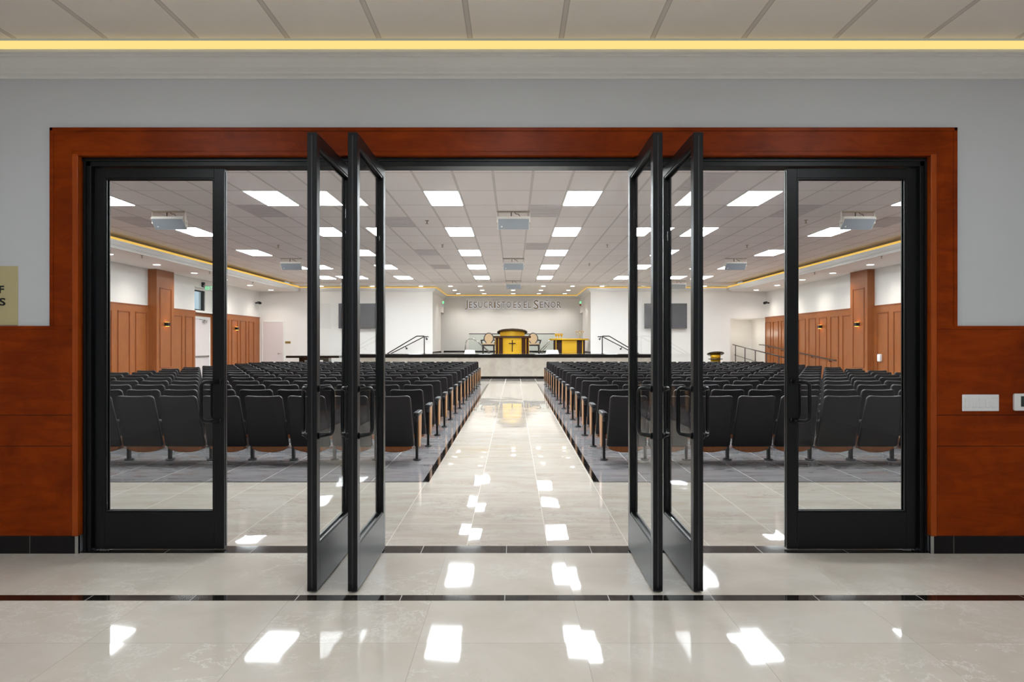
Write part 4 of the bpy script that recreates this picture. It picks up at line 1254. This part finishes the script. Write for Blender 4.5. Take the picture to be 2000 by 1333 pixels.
# ramp with rails at right
m = MB()
rx0 = 10.22
y_a, y_b = 26.2, YB
m.add([(rx0, y_a, .001), (XR - .05, y_a, .001), (XR - .05, y_b, .58), (rx0, y_b, .58), (rx0, y_a, 0), (XR - .05, y_a, 0), (XR - .05, y_b, 0), (rx0, y_b, 0)],
      [(0, 1, 2, 3), (0, 3, 7, 4), (1, 5, 6, 2), (3, 2, 6, 7), (4, 7, 6, 5)], M['front_tile'])
m.box(rx0, XR, YB, YB + 2.0, 0, .58, M['front_tile'])
tag(m.build('ramp'), 'stone ramp rising along the right wall to the alcove', 'ramp', kind='structure')
t = thing('guardrail', 'black guardrail with posts on the open side of the right ramp', 'guardrail', (rx0 + .06, 30, 0))
def rz_(y): return .58 * (y - y_a) / (y_b - y_a)
gx = rx0 + .06
mm = MB().tube([(gx, YB - .05, rz_(YB) + .88), (gx, 26.4, rz_(26.4) + .90)], .024, M['rail_black'], 8); child_world(mm, 'rail', t)
mm = MB().tube([(gx, YB - .3, rz_(YB) + .40), (gx, 26.4, rz_(26.4) + .42)], .016, M['rail_black'], 8); child_world(mm, 'lower_rail', t)
for k in range(6):
    yy = 33.2 - 1.36 * k
    child_world(MB().tube([(gx, yy, rz_(yy)), (gx, yy, rz_(yy) + .88)], .02, M['rail_black'], 8), 'post', t)
t = thing('handrail', 'black sloping handrail on the right wood panelling above the ramp', 'handrail', (XR - .12, 30, 0), 0, 'black handrails beside the stage')
mm = MB().tube([(XR - .12, 34.2, 1.46), (XR - .12, 33.5, 1.44), (XR - .12, 26.3, .90), (XR - .12, 26.05, .90)], .024, M['rail_black'], 8); child_world(mm, 'rail', t)
for k in range(5):
    yy = 33.0 - 1.6 * k
    zz = .90 + .54 * (yy - 26.3) / 7.2
    child_world(MB().tube([(XR - .12, yy, zz), (XR - .12, yy, zz - .07), (XR - .03, yy, zz - .09)], .012, M['rail_black'], 6), 'rail_bracket', t)

# ------------------------------------------------------------------ theatre seats
PITCH, RP, ROW0, NR, NC = 0.531, 1.224, 9.25, 15, 15
XA_L, XA_R = -1.245, 1.165
def back_shape():
    m = MB()
    ol = []
    wt, wb, H_ = .232, .252, .70
    r = .045
    def wdt(v): return wb + (wt - wb) * (v / H_)
    # counter-clockwise in (u, v)
    for k in range(5):
        a = R(180 + 90 * k / 4); ol.append((-wb + .03 + .03 * math.cos(a), .03 + .03 * math.sin(a)))
    for k in range(5):
        a = R(270 + 90 * k / 4); ol.append((wb - .03 + .03 * math.cos(a), .03 + .03 * math.sin(a)))
    for k in range(5):
        a = R(90 * k / 4); ol.append((wt - r + r * math.cos(a), H_ - r + r * math.sin(a)))
    ol.append((wt * .3, H_ - .008)); ol.append((-wt * .3, H_ - .008))
    for k in range(5):
        a = R(90 + 90 * k / 4); ol.append((-wt + r + r * math.cos(a), H_ - r + r * math.sin(a)))
    def fn(u, v, w_):
        y = -.17 - .22 * (v / H_) ** 1.15
        return (u, y + w_, .195 + v * .945)
    m.slab(ol, 0.0, .055, .014, fn, M['seat_plastic'], M['cushion'])
    # ridge line near the foot of the shell
    m.box(-.17, .17, -.178, -.165, .255, .262, M['seat_plastic'])
    return m
def seat_shape():
    m = MB()
    ol = []
    for k in range(13):
        u = -.222 + .444 * k / 12
        ol.append((u, .118 + .05 * (abs(u) / .222) ** 2.4))
    ol.append((.222, .24)); ol.append((.20, .32)); ol.append((-.20, .32)); ol.append((-.222, .24))
    m.slab(ol, -.150, -.035, .014, lambda u, v, w_: (u, w_, v), M['seat_wood'], M['cushion'])
    m.slab(rrect(-.20, .20, .30, .53, .04), -.125, -.03, .014, lambda u, v, w_: (u, w_, v), M['cushion'])
    return m
def leg_shape(x):
    m = MB()
    m.box(x - .017, x + .017, -.03, .03, .01, .58, M['seat_metal'], bev=.004)
    m.slab([(x + .055 * math.cos(R(a)), .075 * math.sin(R(a))) for a in range(0, 360, 30)], 0, .016, .006, lambda a, b, w_: (a, b, w_), M['seat_metal'])
    return m
def arm_shape(x):
    m = MB()
    m.slab(rrect(x - .034, x + .034, -.11, .29, .015, 2), .570, .625, .012, lambda a, b, w_: (a, b, w_), M['cap'])
    m.slab([(-.095, .505), (.08, .505), (.26, .575), (-.095, .575)], -.026, .026, .006, lambda a, b, w_: (x + w_, a, b), M['cap'])
    return m
def panel_shape(x, s):
    m = MB()
    ol = [(-.05, .21), (-.02, .17), (.07, .165), (.13, .20), (.17, .30), (.19, .42), (.20, .575), (-.05, .575)]
    m.slab(ol, 0, .018, .004, (lambda a, b, w_: (x + .017 + w_, a, b)) if s > 0 else (lambda a, b, w_: (x - .017 - w_, a, b)), M['end_wood'])
    m.box(x - .024, x + .017, -.065, .15, .18, .575, M['seat_metal'], bev=.006)
    return m
HP = PITCH / 2
mb_back, mb_seat = back_shape(), seat_shape()
mesh = {}
mesh['backrest'] = mb_back.mesh('backrest'); mesh['seat'] = mb_seat.mesh('seat')
for s in (-1, 1):
    mesh['leg', s] = leg_shape(s * HP).mesh('leg'); mesh['arm', s] = arm_shape(s * HP).mesh('armrest'); mesh['panel', s] = panel_shape(s * HP, s).mesh('end_panel')
def make_seat(outer, aisle, label):
    """outer = side (+1/-1 in x) carrying the shared standard; aisle seats also have one on the aisle side"""
    t = thing('theatre_seat', label, 'seat', (0, 0, 0), 0, 'black tip-up theatre seats')
    def part(n, key):
        o = bpy.data.objects.new(n, mesh[key]); COL.objects.link(o); o.parent = t
        return o
    part('backrest', 'backrest'); part('seat', 'seat'); part('leg', ('leg', outer)); part('armrest', ('arm', outer))
    if aisle:
        part('leg', ('leg', -outer)); part('armrest', ('arm', -outer)); part('end_panel', ('panel', -outer))['label'] = 'light brown wooden end panel'
    return t
protos = {}
def rown(n): return 'row nearest the doors' if n == 0 else ('row nearest the stage' if n == NR - 1 else ORD[n] + ' row from the doors')
def seatn(k): return 'aisle seat' if k == 0 else ORD[k] + ' seat from aisle'
cands = []
vis = {-1: .565, 1: .545}
for n in range(NR):
    for k in range(NC):
        for s in (-1, 1):
            xa = XA_L if s < 0 else XA_R
            x = xa + s * (HP + PITCH * k)
            d = ROW0 + RP * n
            seen = abs(x) - .26 < vis[s] * (d - .3)
            cands.append((n, k, s, x, d, seen))
vis_c = [q for q in cands if q[5]]
vis_c.sort(key=lambda q: (q[0], q[1]))
singles = vis_c[:300]
single_set = set((q[0], q[1], q[2]) for q in singles)
rest = [q for q in cands if (q[0], q[1], q[2]) not in single_set and (q[5] or abs(q[3]) - .26 < vis[q[2]] * q[4] + 1.4)]
for (n, k, s, x, d, _) in singles:
    lab = 'black theatre seat %s of aisle, %s, %s' % ('left' if s < 0 else 'right', rown(n), seatn(k))
    key = (s, k == 0)
    if key not in protos:
        protos[key] = make_seat(s, k == 0, lab); o = protos[key]
    else:
        o = dup(protos[key], None, lab)
    o.location = (x, d, 0)
mm = MB()
mbs = {'b': mb_back, 's': mb_seat}
for s in (-1, 1):
    mbs['l', s] = leg_shape(s * HP); mbs['a', s] = arm_shape(s * HP); mbs['p', s] = panel_shape(s * HP, s)
def merge(dst, src, dx, dy):
    o = len(dst.v)
    dst.v += [(a + dx, b + dy, c_) for (a, b, c_) in src.v]
    mp = [dst.slot(q) for q in src.mats]
    dst.f += [tuple(i + o for i in q) for q in src.f]; dst.mi += [mp[i] for i in src.mi]; dst.sm += src.sm
for (n, k, s, x, d, _) in rest:
    for key in ['b', 's', ('l', s), ('a', s)] + ([('l', -s), ('a', -s), ('p', -s)] if k == 0 else []):
        merge(mm, mbs[key], x, d)
tag(mm.build('theatre_seats'), 'remaining black theatre seats in the front rows before the stage', 'seats', 'black tip-up theatre seats', 'stuff')
